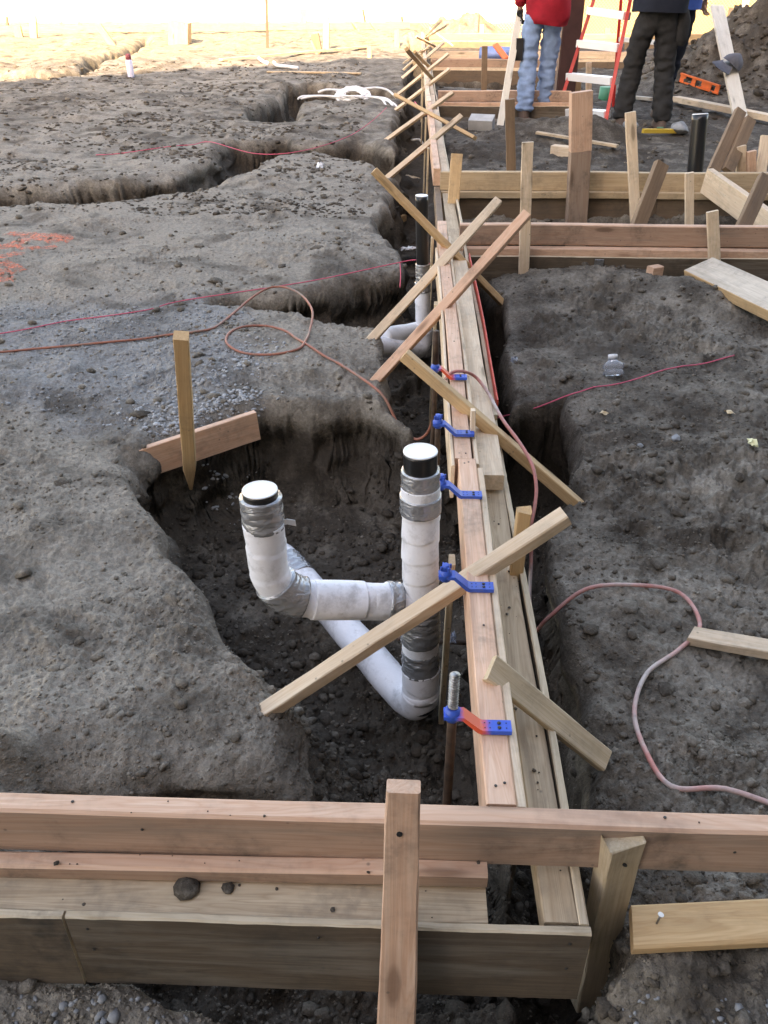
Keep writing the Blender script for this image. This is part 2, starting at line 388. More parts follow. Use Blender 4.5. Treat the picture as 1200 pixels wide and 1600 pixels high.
def board(name, p0, p1, wid, thk, wide=None, mat=None, parent=None, edge=None, seg=None, warp=0.0015, tip=False, fray=False, wid1=None, cham=0.002, skew=0.0, rag=0.0003):
    """a plank from p0 to p1 (centre line); 'wide' is the direction of its width"""
    p0, p1 = Vector(p0), Vector(p1); ax = p1 - p0; L = ax.length; ax.normalize()
    wide = Vector(wide) if wide is not None else Vector((0, 0, 1)).cross(ax)
    wide = (wide - ax * wide.dot(ax)).normalized(); nrm = ax.cross(wide)
    if 'plywood' in name: rag = 0.0007; seg = max(4, min(60, int(L / 0.018)))
    if name == 'stake': rag = 0.0008; seg = seg or max(4, min(24, int(L / 0.05)))
    seg = seg or max(2, min(24, int(L / 0.12)))
    rnd = random.Random(hash((round(p0.x, 4), round(p1.y, 4), round(wid, 4))) & 0xffff)
    ph = [rnd.uniform(0, 6.28) for _ in range(4)]; amp = warp * min(1.0, L)
    vs, fs, mi = [], [], []
    us = [i / seg for i in range(seg + 1)]
    if tip: us = us[:-1] + [1 - 0.10 / max(L, 0.2), 1.0]; us = sorted(set(us)); us = [u for u in us if u <= 1 - 0.10 / max(L, 0.2) or u == 1.0]
    for i, u in enumerate(us):
        W = (wid + ((wid1 or wid) - wid) * u) / 2; T = thk / 2; c = min(cham, T * 0.4)
        if tip and i == len(us) - 1: W *= 0.25; T *= 0.6; c = min(c, T * 0.4)
        dy = amp * math.sin(ph[0] + 5 * u * L) + amp * 0.4 * math.sin(ph[1] + 17 * u); dz = amp * math.sin(ph[2] + 4 * u * L)
        for k, (a, b_) in enumerate(((-W + c, -T), (W - c, -T), (W, -T + c), (W, T - c), (W - c, T), (-W + c, T), (-W, T - c), (-W, -T + c))):
            jx = 0.0
            if i == 0: jx = skew * a
            if fray and i == 0: jx = rnd.uniform(-0.004, 0.006); a *= 1.04; b_ *= 1.1
            vs.append((u * L + jx, a + dy + rnd.uniform(-1, 1) * rag, b_ + dz + rnd.uniform(-1, 1) * rag * 0.5))
    n = len(us)
    for i in range(n - 1):
        for k in range(8):
            a = i * 8 + k; b_ = i * 8 + (k + 1) % 8
            fs.append((a, b_, b_ + 8, a + 8)); mi.append(1 if (edge is not None and k in (1, 2, 3, 5, 6, 7)) else 0)
    fs.append(tuple(reversed(range(8)))); mi.append(1 if edge is not None else 0)
    fs.append(tuple((n - 1) * 8 + k for k in range(8))); mi.append(1 if edge is not None else 0)
    o = mesh_obj(name, vs, fs, [mat, edge] if edge is not None else mat, None, False, mi)
    o.matrix_world = Matrix.Translation(p0) @ Matrix((ax, wide, nrm)).transposed().to_4x4()
    if parent is not None: adopt(o, parent)
    return o
def box(name, c, size, mat, parent=None, rz=0.0, rx=0.0, cham=0.003):
    """chamfered block centred at c"""
    c = Vector(c); s = Vector(size)
    rot = Matrix.Rotation(rz, 3, 'Z') @ Matrix.Rotation(rx, 3, 'X')
    ax = rot @ Vector((1, 0, 0))
    return board(name, c - ax * s.x / 2, c + ax * s.x / 2, s.y, s.z, rot @ Vector((0, 1, 0)), mat, parent, seg=2, warp=0, cham=cham)

def smooth_path(pts, step=0.02):
    pts = [Vector(p) for p in pts]
    if len(pts) < 3:
        n = max(2, int((pts[1] - pts[0]).length / step)); return [pts[0].lerp(pts[1], i / n) for i in range(n + 1)]
    out = []
    for i in range(len(pts) - 1):
        a = pts[i - 1] if i else pts[i] * 2 - pts[i + 1]; b = pts[i]; c = pts[i + 1]; d = pts[i + 2] if i + 2 < len(pts) else pts[i + 1] * 2 - pts[i]
        n = max(2, int((c - b).length / step))
        for j in range(n):
            t = j / n
            out.append(0.5 * ((2 * b) + (c - a) * t + (2 * a - 5 * b + 4 * c - d) * t * t + (3 * b - a - 3 * c + d) * t ** 3))
    out.append(pts[-1]); return out
def tube(name, path, rad, mat, parent=None, n=10, caps=True, smooth=True):
    """sweep a circle along path; rad is a number or f(s, theta, u)"""
    path = [Vector(p) for p in path]; m = len(path)
    tans = [(path[min(i + 1, m - 1)] - path[max(i - 1, 0)]).normalized() for i in range(m)]
    ref = Vector((0, 0, 1)) if abs(tans[0].z) < 0.9 else Vector((1, 0, 0))
    nr = (ref - tans[0] * ref.dot(tans[0])).normalized(); vs, fs = [], []; s = 0.0
    org = path[0].copy()
    for i in range(m):
        if i:
            s += (path[i] - path[i - 1]).length
            nr = (nr - tans[i] * nr.dot(tans[i])).normalized()
        bn = tans[i].cross(nr)
        for k in range(n):
            t = 2 * math.pi * k / n
            r = rad(s, t, i / (m - 1)) if callable(rad) else rad
            vs.append(path[i] - org + (nr * math.cos(t) + bn * math.sin(t)) * r)
    for i in range(m - 1):
        for k in range(n):
            a = i * n + k; b_ = i * n + (k + 1) % n; fs.append((a, b_, b_ + n, a + n))
    if caps:
        fs.append(tuple(reversed(range(n)))); fs.append(tuple((m - 1) * n + k for k in range(n)))
    o = mesh_obj(name, vs, fs, mat, None, smooth)
    o.location = org
    if parent is not None: adopt(o, parent)
    return o
def lathe(name, base, prof, mat, parent=None, n=20, axis=(0, 0, 1), jitter=0.0):
    axis = Vector(axis).normalized(); q = axis.to_track_quat('Z', 'Y').to_matrix(); vs, fs = [], []
    for (r, z) in prof:
        for k in range(n):
            t = 2 * math.pi * k / n; rr = r * (1 + jitter * random.uniform(-1, 1))
            vs.append(q @ Vector((rr * math.cos(t), rr * math.sin(t), z)))
    m = len(prof)
    for i in range(m - 1):
        for k in range(n):
            a = i * n + k; b_ = i * n + (k + 1) % n; fs.append((a, b_, b_ + n, a + n))
    fs.append(tuple(reversed(range(n)))); fs.append(tuple((m - 1) * n + k for k in range(n)))
    o = mesh_obj(name, vs, fs, mat, None, False)
    o.data.polygons.foreach_set('use_smooth', [len(p.vertices) == 4 for p in o.data.polygons])
    o.location = base
    if parent is not None: adopt(o, parent)
    return o

# ------------------------------------------------------------------ terrain
def PL(lst, z=-0.2): return [P2(a, b_, z) for a, b_ in lst]
FX = 0.16     # under the long form
TR = []       # (outline, floor z, wall softness)
# the pit around the near pipes, open to the trench along the form and to the one along the near beam
TR.append((PL([(196, 706), (232, 760), (262, 835), (300, 905), (342, 980), (388, 1045), (432, 1098), (455, 1150), (452, 1182), (330, 1188), (200, 1200), (60, 1207), (40, 1222), (52, 1275)])
           + [(-0.62, 0.62), (0.20, 0.62)] + [(0.20, 2.30)] + PL([(640, 648), (560, 628), (480, 628), (410, 630), (330, 650), (250, 678)]), -0.53, 0.07))
# the trench left of the long form, on to the far end
TR.append(([(0.21, 1.9), (0.21, 17.5), (-0.12, 17.5)] + PL([(640, 95), (632, 120), (628, 160), (618, 190), (612, 225), (628, 268), (606, 300), (590, 345), (628, 395), (638, 430), (640, 478), (590, 498), (600, 545), (612, 590), (625, 640)]), -0.56, 0.05))
# side trenches cut into the left ground
TR.append((PL([(318, 462), (372, 448), (450, 452), (520, 440), (575, 425), (640, 408), (700, 420), (700, 470), (640, 520), (590, 512), (530, 503), (470, 492), (400, 476), (340, 470)]), -0.50, 0.05))
TR.append((PL([(-60, 292), (80, 283), (180, 278), (270, 268), (330, 248), (350, 222), (446, 216), (470, 222), (560, 215), (640, 232), (700, 250), (700, 275), (610, 268), (560, 247), (470, 238), (420, 250), (370, 275), (290, 300), (180, 312), (80, 318), (-60, 326)]), -0.50, 0.06))
TR.append((PL([(384, 170), (440, 148), (444, 134), (480, 128), (560, 134), (640, 138), (640, 150), (560, 150), (475, 156), (466, 165), (466, 187), (388, 187)]), -0.65, 0.05))
TR.append((PL([(-40, 104), (60, 112), (118, 106), (130, 88), (185, 76), (228, 60), (238, 64), (214, 78), (165, 93), (138, 112), (120, 117), (60, 122), (-40, 118)]), -0.62, 0.10))
# right of the long form: a narrow gap with a square cut and a hole at the near corner
TR.append(([(FX, 4.6)] + PL([(752, 430), (782, 470), (790, 560), (800, 625), (886, 616), (900, 700), (914, 776), (852, 796), (846, 830), (856, 900), (884, 985), (918, 1070), (938, 1170), (936, 1250), (905, 1340), (950, 1420), (968, 1500), (930, 1545), (880, 1560)]) + [(FX, 0.50)], -0.60, 0.034))
# cross trenches between the pairs of forms on the right, and the strip beside the camera's form
TR.append(([(0.2, 3.72), (5.5, 3.72), (5.5, 4.70), (0.2, 4.70)], -0.55, 0.04))
TR.append(([(0.2, 8.53), (1.4, 8.53), (1.4, 9.2), (0.2, 9.2)], -0.55, 0.05))
TR.append(([(0.2, 10.9), (1.6, 10.9), (1.6, 11.75), (0.2, 11.75)], -0.55, 0.05))
TR.append(([(-0.62, 0.565), (0.26, 0.555), (0.26, 0.70), (-0.62, 0.70)], -0.36, 0.05))

HEAPS = [  # x, y, rx, ry, h
    (*P2(850, 216, -0.2), 0.85, 0.5, 0.11), (*P2(935, 214, -0.2), 0.65, 0.45, 0.10), (*P2(740, 235, -0.2), 0.8, 0.4, 0.06),
    (*P2(910, 440, -0.2), 0.65, 0.42, 0.07), (*P2(1120, 470, -0.2), 0.5, 0.35, 0.05),
    (4.5, 11.2, 2.3, 2.4, 0.84), (6.2, 10.6, 2.0, 1.9, 0.66), (3.0, 10.3, 1.2, 0.8, 0.14), (3.5, 10.4, 1.1, 1.1, 0.22),
    (1.0, 18.8, 1.3, 0.8, 0.45), (0.1, 17.6, 0.8, 0.7, 0.25),
    (*P2(980, 1540, -0.25), 0.14, 0.07, 0.05), (*P2(470, 1570, -0.27), 0.12, 0.04, 0.03), (*P2(20, 1215, -0.25), 0.07, 0.06, 0.06),
]
def terrain(x, y):
    lo = fbm2(x, y, 3, 3, 0.55)
    z = -0.20 + 0.030 * lo
    # right beyond the second form the ground is lower
    z = z + sstep(0.2, 0.6, x) * sstep(4.7, 5.6, y) * -0.02
    # in front of the near form
    z = z - (1 - sstep(0.40, 0.62, y)) * (1 - sstep(0.22, 0.45, x)) * 0.075
    for hx, hy, rx, ry, h in HEAPS:
        q = np.sqrt(((x - hx) / rx) ** 2 + ((y - hy) / ry) ** 2)
        z = z + h * (1 - sstep(0.0, 1.0, q)) * (1 + 0.34 * fbm2(x * 2.2, y * 2.2, 61, 4))
    med = fbm2(x, y, 9, 3, 2.6)
    z = z + 0.019 * med
    jit = 0.034 * fbm2(x, y, 21, 2, 4.0)
    trench = np.zeros(x.shape)
    wa_, _q = worley2(x * 9, y * 9, 401); wb_2, _q = worley2(x * 23, y * 23, 409)
    jit = jit + 0.012 * (wa_ - 0.45) + 0.004 * (wb_2 - 0.45)
    soft = 0.75 + 0.9 * np.clip(fbm2(x, y, 411, 2, 1.6) + 0.25, 0, 1)
    for pl, fl, sw in TR:
        xs = [p[0] for p in pl]; ys = [p[1] for p in pl]
        m = (x > min(xs) - 0.4) & (x < max(xs) + 0.4) & (y > min(ys) - 0.4) & (y < max(ys) + 0.4)
        if not m.any(): continue
        s = poly_sd(x[m], y[m], pl) + jit[m] * min(1.0, sw / 0.05)
        ws = sw * (1 + 0.16 * np.clip(y[m] - 1.5, 0, 8)) * soft[m]
        if sw == 0.07: ws = ws * (1 + 2.3 * (1 - sstep(1.0, 1.45, y[m])) * (1 - sstep(-0.12, 0.0, x[m])))
        u_ = np.clip((s + ws * 0.55) / (ws * 1.7), 0, 1)
        t = np.where(u_ < 0.4, 1.25 * u_ * u_, 0.2 + (u_ - 0.4) * 1.6)
        t = np.where(t > 0.86, 0.86 + 0.14 * np.tanh((t - 0.86) / 0.14), t) / (0.86 + 0.14 * np.tanh(0.3 / 0.14))
        t = np.clip(t, 0, 1)
        rim = np.exp(-((s + ws * 0.9) / (ws * 1.3)) ** 2) * -0.010
        zm = z[m]; zn = zm + rim + (fl + 0.02 * lo[m] + 0.02 * med[m] - zm) * t
        z[m] = np.minimum(zm + rim * (trench[m] < 0.5), zn); trench[m] = np.maximum(trench[m], t)
    return z, trench
def build_ground():
    ya = np.concatenate([np.linspace(-6.0, 0.28, 26)[:-1], np.geomspace(0.28, 22.0, 1120), np.geomspace(22.6, 420, 40)])
    na = len(ya)
    yc = np.clip(ya, 0.28, None)
    uc = np.linspace(-1, 1, 740)
    # columns: dense inside the view, a few wide ones outside
    uo = np.array([-30., -9, -4, -2.4, -1.7, -1.35, -1.15])
    u = np.concatenate([uo, uc, -uo[::-1]])
    half = 0.28 + 0.48 * yc
    X = half[:, None] * u[None, :] - 0.045 * yc[:, None]
    Y = np.repeat(ya[:, None], len(u), 1)
    sh = X.shape
    x = X.ravel().copy(); y = Y.ravel().copy()
    z, tr = terrain(x, y)
    # clods and lumps: rough on the dug right side, smoother on the trodden left
    near = 1 / (1 + (np.maximum(y, 0.3) / 9.0) ** 2)
    rightm = sstep(0.1, 0.5, x)
    clump = sstep(-0.05, 0.45, fbm2(x, y, 71, 4, 1.9))
    rough = 0.42 + 0.45 * rightm + 0.30 * tr + clump * (0.75 + 0.75 * rightm)
    w1, r1 = worley2(x * 11 + 0.5 * fbm2(x, y, 5, 2, 9), y * 11, 101)
    w2, r2 = worley2(x * 27, y * 27, 151)
    cl = np.maximum(0, 0.55 - w1) * (r1 > 0.62) * 0.030 + np.maximum(0, 0.5 - w2) * (r2 > 0.5) * 0.016
    rid = 0.5 - np.abs(fbm2(x, y, 43, 3, 9.0, 0.6)) + 0.5 * (0.4 - np.abs(fbm2(x, y, 45, 2, 31.0, 0.6)))
    z = z + near * (1 - 0.75 * sstep(0.05, 0.3, tr) * (1 - sstep(0.9, 1.0, tr))) * (rough * (0.0075 * fbm2(x, y, 41, 5, 9.0, 0.62) + 0.009 * rid + 0.006 * np.abs(fbm2(x, y, 49, 3, 22.0, 0.6))) + cl * np.clip(clump * (0.5 + 0.7 * rightm) + 0.5 * tr, 0, 1.2) * 1.25)
    z = z + 0.03 * sstep(3, 8, y) * (np.maximum(0, fbm2(x, y, 47, 4, 2.6, 0.55))) * (0.35 + 0.65 * (1 - rightm))
    # hummocky walls: push sideways with 3-D noise where it is steep
    k = sstep(0.03, 0.4, tr) * (1 - 0.75 * sstep(0.93, 1.0, tr)) * np.clip(1.2 - y / 14, 0.1, 1)
    for f, a in ((5.0, 0.042), (13.0, 0.022), (31.0, 0.010)):
        dx_ = vnoise3(x * f, y * f, z * f * 1.9, 201); dy_ = vnoise3(x * f, y * f, z * f * 2.2, 207)
        x = x + k * a * dx_ * (0.75 if f < 6 else 0.5); y = y + k * a * dy_ * (1 if f < 6 else 0.7)
        z = z + k * a * 0.35 * vnoise3(x * f, y * f, z * f, 219)
    kz = np.clip(1.3 - y / 6, 0, 1)
    z = z + kz * 0.0030 * vnoise3(x * 70, y * 70, z * 70, 211) + kz * 0.0026 * vnoise3(x * 170, y * 170, z * 170, 213)
    # banks are undercut below their crumbling lip
    T = tr.reshape(sh); XX = X; YY = Y
    gy = np.gradient(T, axis=0) / np.maximum(np.gradient(YY, axis=0), 1e-6); gx = np.gradient(T, axis=1) / np.maximum(np.gradient(XX, axis=1), 1e-6)
    gl = np.sqrt(gx * gx + gy * gy) + 1e-6; gx = (gx / gl).ravel(); gy = (gy / gl).ravel(); steep = sstep(0.5, 3.0, gl.ravel())
    lip = sstep(0.10, 0.62, tr) * (1 - sstep(0.80, 1.0, tr)) * steep * (0.75 + 0.5 * vnoise3(x * 4, y * 4, z * 0, 231))
    uc_ = 0.050 * np.clip(lip, 0, 1.2) + 0.030 * steep * sstep(0.15, 0.4, tr) * (1 - sstep(0.85, 1.0, tr)) * (vnoise3(x * 5, y * 5, z * 24, 241) + 0.6 * vnoise3(x * 14, y * 14, z * 55, 243))
    x = x - gx * uc_; y = y - gy * uc_
    co = np.stack([x, y, z], 1).astype(np.float32)
    nr, nc = sh
    idx = np.arange(nr * nc).reshape(sh)
    q = np.stack([idx[:-1, :-1], idx[:-1, 1:], idx[1:, 1:], idx[1:, :-1]], -1).reshape(-1, 4)
    me = bpy.data.meshes.new('ground')
    me.vertices.add(len(co)); me.vertices.foreach_set('co', co.ravel())
    me.loops.add(q.size); me.loops.foreach_set('vertex_index', q.ravel().astype(np.int32))
    me.polygons.add(len(q)); me.polygons.foreach_set('loop_start', np.arange(0, q.size, 4, dtype=np.int32))
    me.polygons.foreach_set('use_smooth', np.ones(len(q), bool))
    me.update(calc_edges=True)
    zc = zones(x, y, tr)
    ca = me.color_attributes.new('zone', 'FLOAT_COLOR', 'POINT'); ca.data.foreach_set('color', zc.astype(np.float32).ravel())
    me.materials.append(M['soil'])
    o = bpy.data.objects.new('ground', me); COL.objects.link(o); o['kind'] = 'structure'
    return o
GRAVEL = PL([(-50, 470), (120, 455), (300, 452), (410, 480), (420, 560), (395, 640), (330, 690), (225, 700), (120, 660), (-50, 640)])
DRY = PL([(-60, 330), (330, 300), (470, 250), (560, 262), (600, 330), (620, 390), (480, 420), (330, 450), (160, 470), (-60, 470)])
def zones(x, y, tr):
    left = 1 - sstep(-0.1, 0.25, x)
    jit = 0.10 * fbm2(x, y, 81, 4, 3.0)
    gz = sstep(-0.06, 0.16, poly_sd(x, y, GRAVEL) + jit)
    dz = sstep(-0.1, 0.25, poly_sd(x, y, DRY) + jit * 1.5)
    dry = 0.24 + 0.30 * left + 0.36 * dz + 0.16 * fbm2(x, y, 95, 3, 0.9) + 0.26 * fbm2(x, y, 97, 4, 6.0)
    dry = dry - 0.17 * sstep(5.5, 7.5, y) * left
    dry = dry - 0.62 * sstep(0.08, 0.45, tr)          # undried dug subsoil, with trench shade painted into its colour
    dry = dry - 0.24 * (1 - left) * sstep(5.0, 6.5, y)
    gz = np.maximum(gz * (1 - sstep(0.1, 0.4, tr)), 0.75 * (1 - sstep(0.36, 0.56, y + jit)) * (1 - sstep(0.3, 0.5, np.abs(x))))
    sunlit_sand = sstep(13.0, 15.5, y - 0.5 * (x + 5) + jit * 6) * (0.75 + 0.25 * np.clip(fbm2(x, y, 91, 3, 0.9), -1, 1))  # sandy far ground, sunlight painted in as paleness beyond the shade edge
    sunlit_sand = sunlit_sand * (1 - sstep(0.3, 0.8, tr)) * (1 - sstep(0.3, 1.0, x) * (1 - sstep(16, 18, y)))
    return np.stack([np.clip(dry, -0.3, 1), np.clip(gz, 0, 1), np.clip(sunlit_sand, 0, 1), np.ones_like(x)], 1)
ground = build_ground()
bpy.context.view_layer.update()
DG = bpy.context.evaluated_depsgraph_get()
def G(px, py, up=0.0):
    """the ground point seen at a photo pixel"""
    ok, loc, nrm, _ = ground.ray_cast(CP, ray(px, py).normalized(), distance=400)
    p = Vector(loc) if ok else P(px, py)
    return p + Vector((0, 0, up))
def ZG(x, y):
    ok, loc, nrm, _ = ground.ray_cast(Vector((x, y, 5)), Vector((0, 0, -1)), distance=20)
    return loc.z if ok else -0.2

# ------------------------------------------------------------------ loose soil and stones (uncountable)
ICO_V = None
def ico():
    t = (1 + 5 ** 0.5) / 2
    v = np.array([(-1, t, 0), (1, t, 0), (-1, -t, 0), (1, -t, 0), (0, -1, t), (0, 1, t), (0, -1, -t), (0, 1, -t), (t, 0, -1), (t, 0, 1), (-t, 0, -1), (-t, 0, 1)], float)
    v /= np.linalg.norm(v[0])
    f = [(0, 11, 5), (0, 5, 1), (0, 1, 7), (0, 7, 10), (0, 10, 11), (1, 5, 9), (5, 11, 4), (11, 10, 2), (10, 7, 6), (7, 1, 8), (3, 9, 4), (3, 4, 2), (3, 2, 6), (3, 6, 8), (3, 8, 9), (4, 9, 5), (2, 4, 11), (6, 2, 10), (8, 6, 7), (9, 8, 1)]
    return v, np.array(f)
def scatter(name, pts, sizes, mat, flat=0.7, sink=0.3, zone=None, smooth=False, sub=False, tiny=False, rough=0.28):
    v, f = ico()
    if tiny:
        v = np.array([(1, 0, 0), (0, 1, 0), (-1, 0, 0), (0, -1, 0), (0, 0, 1), (0, 0, -1)], float)
        f = np.array([(0, 1, 4), (1, 2, 4), (2, 3, 4), (3, 0, 4), (1, 0, 5), (2, 1, 5), (3, 2, 5), (0, 3, 5)])
    if sub:
        vl = [tuple(a) for a in v]; cache = {}; nf = []
        def mid(a, b_):
            k = (min(a, b_), max(a, b_))
            if k not in cache:
                p = (np.array(vl[a]) + np.array(vl[b_])); p /= np.linalg.norm(p); cache[k] = len(vl); vl.append(tuple(p))
            return cache[k]
        for a, b_, c in f:
            ab, bc, ca_ = mid(a, b_), mid(b_, c), mid(c, a); nf += [(a, ab, ca_), (b_, bc, ab), (c, ca_, bc), (ab, bc, ca_)]
        v = np.array(vl); f = np.array(nf)
    n = len(pts); k = len(v)
    pts = np.asarray(pts); sizes = np.asarray(sizes)
    an = RNG.uniform(0, 6.283, n)
    vv = v[None] * (1 + RNG.uniform(-rough, rough, (n, k, 1)))
    vv = vv * np.stack([RNG.uniform(0.75, 1.35, n), RNG.uniform(0.7, 1.1, n), RNG.uniform(0.75, 1.1, n) * flat], 1)[:, None]
    c, s = np.cos(an)[:, None], np.sin(an)[:, None]
    xx = vv[..., 0] * c - vv[..., 1] * s; yy = vv[..., 0] * s + vv[..., 1] * c
    tl = RNG.uniform(-0.5, 0.5, n)[:, None]; zz = vv[..., 2] + tl * xx * 0.5
    vv = np.stack([xx, yy, zz], -1) * sizes[:, None, None] + pts[:, None]
    vv[..., 2] += (sizes * (0.5 - sink))[:, None]
    ff = (f[None] + (np.arange(n) * k)[:, None, None]).reshape(-1, 3)
    me = bpy.data.meshes.new(name)
    me.vertices.add(n * k); me.vertices.foreach_set('co', vv.astype(np.float32).ravel())
    me.loops.add(ff.size); me.loops.foreach_set('vertex_index', ff.ravel().astype(np.int32))
    me.polygons.add(len(ff)); me.polygons.foreach_set('loop_start', np.arange(0, ff.size, 3, dtype=np.int32))
    if smooth: me.polygons.foreach_set('use_smooth', np.ones(len(ff), bool))
    me.update(calc_edges=True); me.materials.append(mat)
    if zone is not None:
        ca = me.color_attributes.new('zone', 'FLOAT_COLOR', 'POINT'); ca.data.foreach_set('color', np.repeat(zone, k, 0).astype(np.float32).ravel())
    o = bpy.data.objects.new(name, me); COL.objects.link(o); o['kind'] = 'stuff'
    return o
def drop(xy):
    out = []
    for a, b_ in xy:
        ok, loc, nrm, _ = ground.ray_cast(Vector((a, b_, 4)), Vector((0, 0, -1)), distance=20)
        if ok: out.append((loc.x, loc.y, loc.z))
    return np.array(out)
def fan_points(n, y0, y1, power=0.0):
    t = RNG.uniform(0, 1, n); y = y0 * (y1 / y0) ** t
    x = (RNG.uniform(-1, 1, n)) * (0.30 + 0.50 * y) - 0.035 * y
    return x, y
x, y = fan_points(26000, 0.42, 13.0)
dens = 0.22 + 0.45 * (x > 0.15) + 1.6 * np.clip(fbm2(x, y, 301, 4, 2.2) - 0.10, 0, 1)
keep = RNG.uniform(0, 1, len(x)) < dens * 0.62; x, y = x[keep], y[keep]
pts = drop(zip(x, y)); sz = (0.0020 + 0.0046 * RNG.pareto(2.6, len(pts)).clip(0, 2.6)) * (0.80 + 0.15 * pts[:, 1]).clip(0.7, 2.2)
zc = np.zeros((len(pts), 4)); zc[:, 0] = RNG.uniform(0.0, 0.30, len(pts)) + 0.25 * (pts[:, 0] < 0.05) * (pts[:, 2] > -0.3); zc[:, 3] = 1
scatter('dirt_clods', pts, sz, M['soil'], zone=zc)
x, y = fan_points(52000, 0.42, 5.5)
keep = RNG.uniform(0, 1, len(x)) < 0.5 + 0.8 * fbm2(x, y, 321, 3, 3.0); pts = drop(zip(x[keep], y[keep]))
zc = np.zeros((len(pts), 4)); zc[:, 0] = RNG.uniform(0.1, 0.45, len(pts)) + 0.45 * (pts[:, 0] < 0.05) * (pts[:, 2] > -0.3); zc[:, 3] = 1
scatter('soil_crumbs', pts, (0.0016 + 0.0022 * RNG.pareto(3.0, len(pts)).clip(0, 1.5)) * (0.8 + 0.2 * pts[:, 1]), M['soil'], zone=zc, tiny=True, rough=0.4)
x, y = fan_points(1300, 0.5, 9.0)
keep = RNG.uniform(0, 1, len(x)) < (0.05 + 0.25 * (x > 0.2) + 1.4 * np.clip(fbm2(x, y, 301, 4, 2.2) - 0.15, 0, 1)); pts = drop(zip(x[keep], y[keep]))
zc = np.zeros((len(pts), 4)); zc[:, 0] = RNG.uniform(0.0, 0.2, len(pts)); zc[:, 3] = 1
scatter('large_dirt_clods', pts, (0.006 + 0.007 * RNG.pareto(2.5, len(pts)).clip(0, 2)) * (0.75 + 0.18 * pts[:, 1]).clip(0.7, 2.0), M['soil'], zone=zc, sub=True, flat=0.48, rough=0.26, sink=0.45)
rb_ = []
for pl_, fl_, sw_ in (TR[0], TR[1], TR[2], TR[6]):
    for i in range(len(pl_)):
        p_, q_ = pl_[i], pl_[(i + 1) % len(pl_)]; L_ = math.dist(p_, q_)
        if L_ > 2.5: continue
        for _ in range(int(L_ * 170)):
            t_ = random.random(); rb_.append((p_[0] + (q_[0] - p_[0]) * t_ + random.gauss(0, .05), p_[1] + (q_[1] - p_[1]) * t_ + random.gauss(0, .05)))
rb_ += [(random.uniform(-0.6, 0.08), random.uniform(0.72, 2.1)) for _ in range(1500)]
rb_ = np.array(rb_); pts = drop(rb_[(rb_[:, 1] > 0.4) & (rb_[:, 1] < 5.5)]); pts = pts[pts[:, 2] < -0.31]
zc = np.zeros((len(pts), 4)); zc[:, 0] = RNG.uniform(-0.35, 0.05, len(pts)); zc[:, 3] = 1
scatter('trench_rubble', pts, 0.0035 + 0.0065 * RNG.pareto(2.6, len(pts)).clip(0, 2.4), M['soil'], zone=zc, flat=0.75, rough=0.32)
a_ = RNG.uniform(2.6, 6.4, 2600); b_ = RNG.uniform(8.8, 12.5, 2600); pts = drop(zip(a_, b_)); pts = pts[pts[:, 2] > -0.17]
zc = np.zeros((len(pts), 4)); zc[:, 0] = RNG.uniform(-0.3, 0.3, len(pts)); zc[:, 3] = 1
scatter('heap_clods', pts, 0.014 + 0.018 * RNG.pareto(2.4, len(pts)).clip(0, 2.2), M['soil'], zone=zc, flat=0.7, rough=0.34)
y = 4.6 * (13.5 / 4.6) ** RNG.uniform(0, 1, 15000); x = -RNG.uniform(0.1, 1.0, len(y)) * (0.3 + 0.5 * y)
keep = fbm2(x * 0.8, y * 1.2, 331, 4, 1.5) + RNG.uniform(-0.6, 0.6, len(x)) > 0.22; pts = drop(zip(x[keep], y[keep]))
zc = np.zeros((len(pts), 4)); zc[:, 0] = RNG.uniform(-0.2, 0.15, len(pts)); zc[:, 3] = 1
scatter('trodden_clods', pts, (0.006 + 0.009 * RNG.pareto(2.4, len(pts)).clip(0, 2)) * (0.55 + 0.08 * pts[:, 1]), M['soil'], zone=zc, flat=0.45, rough=0.34, sink=0.45)
# gravel: the strip behind the short board, the gravelly patch and the foreground
pp, pc = [], []
gx = [p[0] for p in GRAVEL]; gy = [p[1] for p in GRAVEL]
a = RNG.uniform(min(gx), max(gx), 5200); b = RNG.uniform(min(gy), max(gy), 5200)
kk = (poly_sd(a, b, GRAVEL) + 0.12 * fbm2(a, b, 311, 3, 3.0) > 0.05) & (fbm2(a, b, 315, 3, 2.6) > -0.15); pp += list(zip(a[kk], b[kk]))
for (q0, q1, sp_, n) in (((232, 700), (395, 648), 0.035, 330), ((370, 620), (400, 560), 0.05, 150), ((200, 690), (340, 640), 0.07, 260)):
    A, B = P(*q0), P(*q1)
    for _ in range(n):
        t = random.random(); c = A.lerp(B, t); pc.append((c.x + random.gauss(0, sp_), c.y + 0.085 + abs(random.gauss(0, sp_))))
for _ in range(700):
    pp.append((random.uniform(-0.5, 0.5), random.uniform(0.38, 0.575)))
pts = drop(pc)
scatter('crushed_stone', pts, 0.0030 + 0.0040 * RNG.pareto(2.8, len(pts)).clip(0, 1.6), M['stone2'], flat=0.75, rough=0.3)
pts = drop(pp)
scatter('gravel', pts, 0.0018 + 0.0032 * RNG.pareto(2.8, len(pts)).clip(0, 2.2), M['stone'], flat=0.75, rough=0.36)

# ------------------------------------------------------------------ helpers for timber placed against the forms
def project(p):
    q = CM.transposed() @ (Vector(p) - CP); return 600 + FPX * q.x / -q.z, 800 - FPX * q.y / -q.z
def extend(a, c, px, py):
    """the point of the line a->c that the photo shows at (px, py)"""
    a, c = Vector(a), Vector(c); best = None
    for i in range(1, 1600):
        p = a + (c - a) * (i / 200.0)
        q = CM.transposed() @ (p - CP)
        if q.z > -0.1: break
        X, Yp = project(p); d = (X - px) ** 2 + (Yp - py) ** 2
        if best is None or d < best[0]: best = (d, p)
    return best[1]
XP0, XP1 = 0.109, 0.147       # the long form's top board

